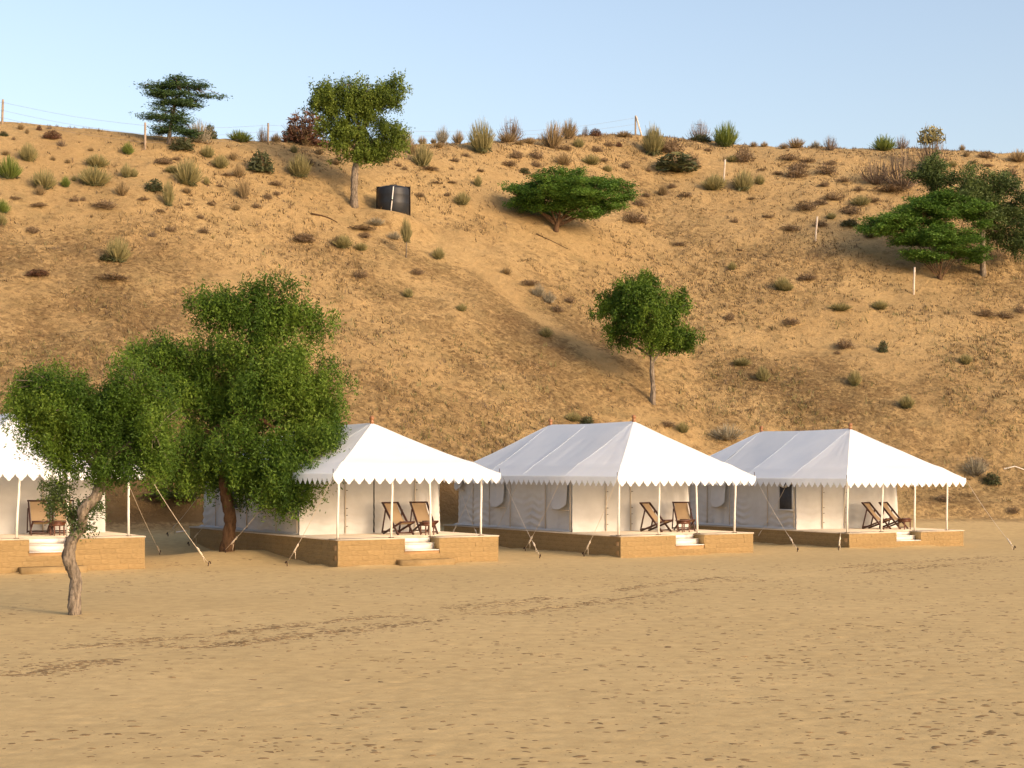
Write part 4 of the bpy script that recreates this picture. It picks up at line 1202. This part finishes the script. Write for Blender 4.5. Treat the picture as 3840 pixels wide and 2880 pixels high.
# sapling on the slope below the tank
g = ground_at(1523, 968); m = g.y / F
sap = empty('sapling', g); tag(sap, 'slender green sapling with a bare stem below the black tank', 'sapling')
MB().tube([(0, 0, -0.1), (0.02, 0, 60 * m), (0.0, 0, 110 * m)], [0.05, 0.035, 0.02], 6).build('trunk', M['bark'], sap)
obj('crown', SHM['g'][1], sap, (0, 0, 60 * m), (0, 0, 0), (50 * m, 50 * m, 100 * m))

# ------------------------------------------------------------------ loose cover
# dry grass and litter on the slope
def tufts(n, kind, mat, lo, hi, nb, wid, name, label, dens, x_rng, y_rng, seed):
    rg = np.random.default_rng(seed)
    x = rg.uniform(*x_rng, n * 4); y = rg.uniform(*y_rng, n * 4)
    keep = (np.abs(x) < 0.335 * y) & (rg.random(n * 4) < dens(x, y))
    x, y = x[keep][:n], y[keep][:n]
    z = height(x, y) - 0.01
    k = len(x)
    i = np.repeat(np.arange(k), nb)
    c = np.stack([x, y, z], 1)[i]
    a = rg.random(len(i)) * 6.283
    L_ = rg.uniform(lo, hi, k)[i] * (0.5 + 0.7 * rg.random(len(i)))
    tilt = 0.3 + 0.9 * rg.random(len(i))
    c[:, :2] += rg.normal(0, 0.35, (len(i), 2)) * L_[:, None]
    c[:, 2] = height(c[:, 0], c[:, 1]) - 0.01
    d = np.stack([np.cos(a) * np.sin(tilt), np.sin(a) * np.sin(tilt), np.cos(tilt)], 1)
    w = np.stack([-np.sin(a), np.cos(a), 0 * a], 1) * (wid * L_)[:, None]
    V = np.stack([c - w, c + w, c + d * L_[:, None]], 1).reshape(-1, 3)
    fq = np.arange(len(V)).reshape(-1, 3)
    o = obj(name, np_mesh(name, V, fq, mat, False, {'tone': np.repeat(np.clip(rg.normal(0.45, 0.2, k), 0, 1)[i], 3)}))
    tag(o, label, cat='dry grass', kind='stuff')
    return o
def dune_density(x, y):
    s = y - yb_of(x)
    h = height(x, y)
    d = 0.40 + 1.1 * vnoise(x / 6, y / 6, 41) + 0.6 * vnoise(x / 2, y / 2, 43)
    d *= sstep(0.0, 2.0, s) * (1 - 0.55 * sstep(15, 20, h)) * (1 - 0.85 * sstep(-21, -27, x) * sstep(15, 19, h))
    dd = np.abs((x - t0.x) * (t1.y - t0.y) - (y - t0.y) * (t1.x - t0.x)) / math.hypot(t1.x - t0.x, t1.y - t0.y)
    return d * (1 - 0.8 * np.exp(-(dd / 0.9) ** 2))
tufts(24000, 0, M['s_dead'], 0.08, 0.22, 5, 0.16, 'dead_litter', 'thin scatter of brown dead litter over the dune', dune_density, (-45, 45), (58, 126), 201)
tufts(26000, 0, M['s_dry'], 0.10, 0.30, 6, 0.10, 'dry_grass', 'thin straw-coloured dry grass over the dune', dune_density, (-45, 45), (58, 126), 202)
tufts(9000, 0, M['s_olive'], 0.12, 0.34, 6, 0.10, 'sparse_grass', 'sparse greenish grass over the lower dune', lambda x, y: dune_density(x, y) * sstep(16, 6, height(x, y)), (-45, 45), (62, 112), 203)

# flat brown crumbs and small dark debris lying on the near plain
def crumb_patch(n, mat, name, label, w0, w1, seed, along=None):
    rgd = np.random.default_rng(seed)
    V, Q, k = [], [], 0
    while k < n:
        if along is not None and rgd.random() < 0.45:
            i = rgd.integers(len(along) - 1); f = rgd.random()
            p = along[i].lerp(along[i + 1], f); dv = (along[i + 1] - along[i]).normalized(); o_ = rgd.choice([-0.8, 0.8]) + rgd.normal(0, 0.22) if rgd.random() < 0.75 else rgd.normal(0, 1.3)
            x, y = p.x - dv.y * o_, p.y + dv.x * o_
            if vnoise(x / 2.0, y / 2.0, 62) < -0.1: continue
        else:
            y = 14.5 + 38 * rgd.random() ** 1.25; x = (rgd.random() - 0.5) * y * 0.67
            if rgd.random() > 0.30 + 0.5 * sstep(-5, 7, x) + 1.1 * vnoise(x / 2.5, y / 2.5, 61) + 0.9 * vnoise(x / 0.8, y / 0.8, 63): continue
        w = w0 + (w1 - w0) * rgd.random() ** 2.5
        a = rgd.normal(0.0, 0.5)
        m = 8
        th = np.arange(m) / m * 6.283
        rr_ = w * (0.6 + 0.6 * rgd.random(m))
        lx, ly = np.cos(th) * rr_, np.sin(th) * rr_ * rgd.uniform(0.35, 0.8)
        px_, py_ = x + lx * math.cos(a) - ly * math.sin(a), y + lx * math.sin(a) + ly * math.cos(a)
        z = H[np.clip(np.searchsorted(ys, py_), 0, len(ys) - 1), np.clip(np.searchsorted(xs, px_), 0, len(xs) - 1)]
        zc = float(z.mean())
        V.append(np.concatenate([np.stack([px_, py_, z - 0.004], 1), np.stack([x + (px_ - x) * 0.55, y + (py_ - y) * 0.55, np.full(m, zc + w * rgd.uniform(0.03, 0.09))], 1)]))
        i = np.arange(m); j = (i + 1) % m
        Q.append(np.stack([i, j, j + m, i + m], 1) + 2 * m * k)
        Q.append(np.stack([np.full(m - 2, m), np.arange(m + 1, 2 * m - 1), np.arange(m + 2, 2 * m), np.arange(m + 2, 2 * m)], 1)[:, :3] + 2 * m * k)
        k += 1
    o = obj(name, np_mesh(name, np.concatenate(V), Q, mat))
    tag(o, label, cat='litter', kind='stuff')
M['crumb'] = surf('brown_crumbs', (0.12, 0.078, 0.032), (0.30, 0.205, 0.095), 1.5, 0.95, 0.3)
M['dung'] = surf('dark_crumbs', (0.06, 0.036, 0.016), (0.13, 0.08, 0.035), 1.5, 0.95, 0.3)
crumb_patch(15000, M['crumb'], 'strewn_crumbs', 'small flat brown crumbs strewn over the plain', 0.012, 0.10, 301, tr)
crumb_patch(420, M['dung'], 'ground_debris', 'small dark bits strewn on the plain', 0.012, 0.045, 302, tr)

# dead branches lying about
def branch(label, pts, r, mat='bark_brown'):
    P = [ground_at(u, v) + Vector((0, 0, r * 0.8)) for u, v in pts]
    c = P[0].copy()
    o = MB().tube([p - c for p in P], list(np.linspace(r, r * 0.5, len(P))), 7, rough=0.2).build('fallen_branch', M[mat], None, loc=c)
    tag(o, label, 'branch')
branch('curved dark dead branch lying on the slope below the tank', [(1165, 805), (1205, 812), (1235, 822), (1265, 838)], 0.05)
branch('thin dead branch lying below the umbrella tree', [(2010, 880), (2060, 903), (2130, 935)], 0.03)
branch('pale bent stick lying on the bare slope past the last tent', [(3766, 1763), (3806, 1754), (3845, 1767)], 0.035, 'pole')
branch('short weathered stick lying before the cut bank', [(662, 1999), (697, 1993)], 0.03, 'pole')

# ------------------------------------------------------------------ water tank
g = Vector(PLAT); m = g.y / F
tank = empty('water_tank', g, 0.0)
tag(tank, 'black plastic water tank with white pipe on the dune', 'tank')
R_, Hh = 60 * m, 100 * m
MB().lathe([(R_, -0.8), (R_, Hh * 0.30), (R_ * 1.012, Hh * 0.33), (R_, Hh * 0.36), (R_, Hh * 0.62), (R_ * 1.012, Hh * 0.65), (R_, Hh * 0.68), (R_, Hh * 0.86), (R_ * 0.97, Hh * 0.91), (R_ * 0.80, Hh * 0.965), (R_ * 0.40, Hh * 1.0), (R_ * 0.22, Hh * 1.0)], n=40).build('body', M['plastic'], tank, smooth=True)
MB().lathe([(R_ * 0.24, Hh * 0.99), (R_ * 0.26, Hh * 1.0), (R_ * 0.26, Hh * 1.05), (R_ * 0.10, Hh * 1.065)], n=24).build('lid', M['plastic'], tank)
sh = MB()
sh.box((-R_ * 1.04, R_ * 0.2, -0.8), (R_ * 1.04, R_ * 0.25, Hh * 1.02))
sh.box((-R_ * 1.06, -0.05, -0.8), (-R_ * 1.02, R_ * 0.25, Hh * 1.0)).box((R_ * 1.02, -0.05, -0.8), (R_ * 1.06, R_ * 0.25, Hh * 1.0))
sh.build('shade_screen', M['sheet'], tank)
MB().tube([(R_ * 0.12, -R_ * 0.30, Hh * 1.0), (R_ * 0.08, -R_ * 1.04, Hh * 0.88), (-R_ * 0.10, -R_ * 1.05, -0.3)], 0.035, 10).build('pipe', M['pipe'], tank, smooth=True)
MB().tube([(-R_ * 0.005, -R_ * 1.045, Hh * 0.42), (-R_ * 0.02, -R_ * 1.047, Hh * 0.37)], 0.05, 10).build('pipe_joint', M['sheet'], tank, smooth=True)

# ------------------------------------------------------------------ fence and posts
def post_mesh(h, lean=0.0, r=0.07):
    return MB().tube([(0, 0, -0.3), (lean * 0.3, 0, h * 0.3), (lean * 0.7, 0, h * 0.7), (lean, 0, h)], [r * 1.05, r, r * 0.95, r * 0.9], 6, rough=0.1, seed=int(h * 100))
fence_px = [(-160, 440, 350), (8, 465, 373), (544, 560, 460), (1005, 533, 462), (1926, 512, 473), (2383, 506, 433)]
fp = [(ground_at(u, v), v - vt) for u, v, vt in fence_px]
fb = fp[2][0]
fence = empty('wire_fence', fb)
tag(fence, 'post and wire fence along the crest of the dune', 'fence')
tops = []
for i, (p, hp) in enumerate(fp):
    hh = hp * p.y / F
    ln = 0.05 if i == 1 else 0.01
    post_mesh(hh, ln).build('post', M['fence_post'], fence, loc=p - fb)
    tops.append((p - fb, hh))
p, hh = tops[-1]
MB().tube([(p.x + 0.05, p.y - 0.08, p.z + hh * 0.95), (p.x + 24 * 0.019, p.y - 0.15, p.z - 0.1)], 0.06, 6).build('brace', M['post'], fence)
for (a, ha), (b, hb) in zip(tops[:-1], tops[1:]):
    for f in (0.88, 0.55, 0.25):
        A_, B_ = a + Vector((0, -0.07, ha * f)), b + Vector((0, -0.07, hb * f))
        pts = [A_.lerp(B_, q) - Vector((0, 0, 0.15 * math.sin(math.pi * q))) for q in np.linspace(0, 1, 7)]
        MB().tube(pts, 0.006, 4, cap=False).build('wire', M['wire'], fence)
for (u, v, vt, ln, lb) in [(2714, 690, 600, 0.10, 'white marker post between two grey-green shrubs high on the dune'),
                           (3057, 904, 813, 0.14, 'white marker post on open slope midway down the dune'),
                           (3426, 1106, 1004, 0.06, 'lowest white marker post, below the spreading thorn tree')]:
    g = ground_at(u, v); hh = (v - vt) * g.y / F
    o = post_mesh(hh, ln, 0.06).build('marker_post', M['post'], None, loc=g)
    tag(o, lb, 'post', 'white marker posts down the slope')
